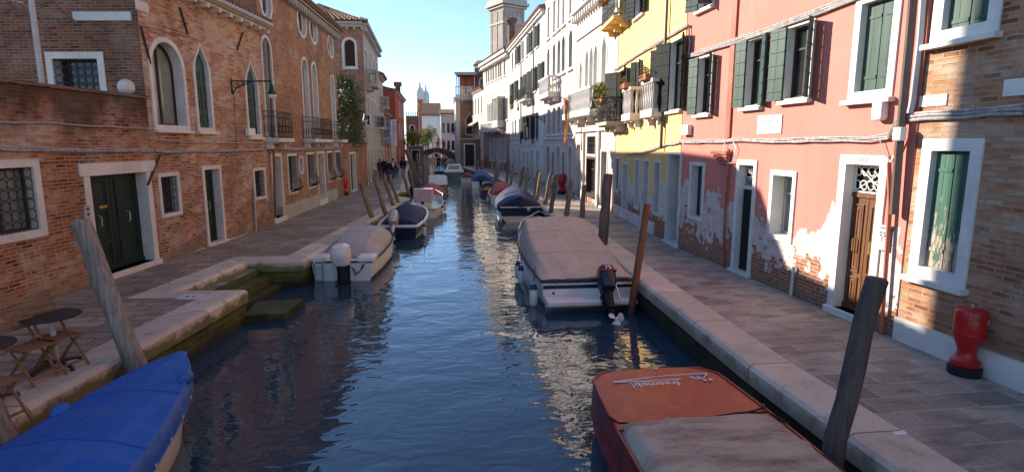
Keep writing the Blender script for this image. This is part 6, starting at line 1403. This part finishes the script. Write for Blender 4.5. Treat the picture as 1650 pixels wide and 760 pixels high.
def person(loc, h, rz, label, top, legs, hair='hair_dark', stride=.18, arm=0.0, bag=None, hat=None, row=False):
    e = empty('person', loc, rz, label, 'person'); k = h/1.75; s = stride
    # faces +y; y forward
    V = {'pel': (0, 0, .95), 'hipl': (-.09, 0, .92), 'hipr': (.09, 0, .92), 'kneel': (-.1, s*.6+.03, .5), 'kneer': (.1, -s*.4+.05, .5), 'anl': (-.1, s, .09), 'anr': (.1, -s-.05, .13), 'tol': (-.11, s+.16, .04), 'tor': (.11, -s+.08, .04),
         'wa': (0, 0, 1.1), 'ch': (0, .01, 1.32), 'nk': (0, .01, 1.48), 'hd': (0, .03, 1.56), 'ht': (0, .035, 1.68), 'tp': (0, .02, 1.73),
         'shl': (-.17, 0, 1.42), 'shr': (.17, 0, 1.42), 'ell': (-.22, -.06+arm*.2, 1.15+arm*.1), 'elr': (.22, .02+arm*.2, 1.15+arm*.1), 'hal': (-.21, .06+arm*.4, .9+arm*.3), 'har': (.21, .14+arm*.4, .9+arm*.3), 'fl': (-.2, .09+arm*.45, .8+arm*.33), 'fr': (.2, .18+arm*.45, .8+arm*.33)}
    E_ = ['pel-hipl', 'pel-hipr', 'hipl-kneel', 'hipr-kneer', 'kneel-anl', 'kneer-anr', 'anl-tol', 'anr-tor', 'pel-wa', 'wa-ch', 'ch-nk', 'nk-hd', 'hd-ht', 'ht-tp', 'ch-shl', 'ch-shr', 'shl-ell', 'shr-elr', 'ell-hal', 'elr-har', 'hal-fl', 'har-fr']
    Rd = {'pel': (.15, .1), 'hipl': .09, 'hipr': .09, 'kneel': .06, 'kneer': .06, 'anl': .042, 'anr': .042, 'tol': .035, 'tor': .035, 'wa': (.14, .1), 'ch': (.16, .11), 'nk': .055, 'hd': .075, 'ht': .085, 'tp': .045, 'shl': .065, 'shr': .065, 'ell': .045, 'elr': .045, 'hal': .033, 'har': .033, 'fl': .04, 'fr': .04}
    def mk(names, g=0.0, mult=1.0):
        ix = {n: i for i, n in enumerate(names)}
        vs = [tuple(c*k for c in V[n]) for n in names]; ed = [(ix[a], ix[b]) for a, b in (q.split('-') for q in E_) if a in ix and b in ix]
        rd = [tuple((r_+g)*mult*k for r_ in (Rd[n] if isinstance(Rd[n], tuple) else (Rd[n], Rd[n]))) for n in names]; return skin(vs, ed, rd)
    part(mk(list(V)), 'body', 'skin_tone', e)
    part(mk(['pel', 'hipl', 'hipr', 'kneel', 'kneer', 'anl', 'anr'], .018), 'trousers', legs, e)
    part(mk(['pel', 'wa', 'ch', 'shl', 'shr', 'ell', 'elr', 'hal', 'har'], .03), 'jacket', top, e)
    for q in ('l', 'r'): a, b = V['an'+q], V['to'+q]; MB().tube([(a[0]*k, (a[1]-.06)*k, a[2]*k-.03), (b[0]*k, b[1]*k, b[2]*k)], [.055*k, .045*k], 8).build('shoe', M['cloth_black'], e, None, True)
    MB().ball((0, .02*k, 1.66*k), .1*k, 12, 9, (1, 1.05, 1.05)).build('hat' if hat else 'hair', M[hat or hair], e, None, True)
    nz = MB(); nz.ball((0, .125*k, 1.585*k), .018*k, 6, 5); 
    for s_ in (-1, 1): nz.ball((s_*.032*k, .11*k, 1.61*k), .012*k, 6, 5)
    nz.build('face', M['skin_tone'], e, None, True)
    if bag: MB().box(-.15*k, .15*k, -.26*k, -.12*k, 1.05*k, 1.45*k).build('backpack', M[bag], e, bevel=.04)
    return e
PW = [((613, 287), 1.62, 'woman in a red jacket and jeans walking nearest the left wall', 'cloth_red', 'cloth_grey', 'hair_dark', None, .12, None), ((619.5, 288), 1.75, 'person in a dark coat walking behind the woman in red', 'cloth_black', 'cloth_black', 'hair_grey', None, .2, None),
      ((627.5, 296), 1.78, 'man in a black jacket and blue jeans walking in the middle of the quay', 'cloth_black', 'cloth_jeans', 'hair_grey', None, .22, None), ((634, 288), 1.7, 'person in dark clothes with a pale bag, between the man in jeans and the child', 'cloth_black', 'cloth_jeans', 'hair_dark', 'cloth_white', .18, None),
      ((639.5, 287), 1.15, 'child in an olive coat and pink hat', 'cloth_olive', 'cloth_grey', 'hair_dark', None, .1, 'cloth_pink'), ((650, 287), 1.78, 'man in a black jacket walking alone near the kerb', 'cloth_black', 'cloth_jeans', 'hair_dark', None, .1, None)]
for (px, h_, l, a, b, hr_, bg_, sd, ht) in PW: person(onz(*px, GZ), h_, R(random.uniform(-8, 8)), l, a, b, hr_, sd, 0, bg_, ht)
person((.42, 70.2, .36), 1.75, R(200), 'rower dressed in black standing in the black rowing boat', 'cloth_black', 'cloth_black', 'hair_dark', .16, 1.0)
for i, (px, l) in enumerate(((706, 'leftmost of the three figures crossing the far bridge'), (714, 'middle one of the three figures crossing the far bridge'), (722, 'rightmost of the three figures crossing the far bridge'))):
    q = ony(px, 240, 95.3); person((q.x, 95.3, 1.72+1.15*math.sin(math.pi*(q.x-.3+3.6)/7.2)-.02), 1.65, R(90 if i != 1 else -90), l, ('cloth_black', 'cloth_grey', 'cloth_black')[i], 'cloth_black', stride=.15)
ow = MB().tube([(.1, 70.5, 1.2), (-.9, 70.9, .1), (-1.4, 71.1, -.2)], [.025, .025, .06], 6); tag(ow.build('oar', M['wood_post']), 'long wooden oar held by the rower in black', 'oar')
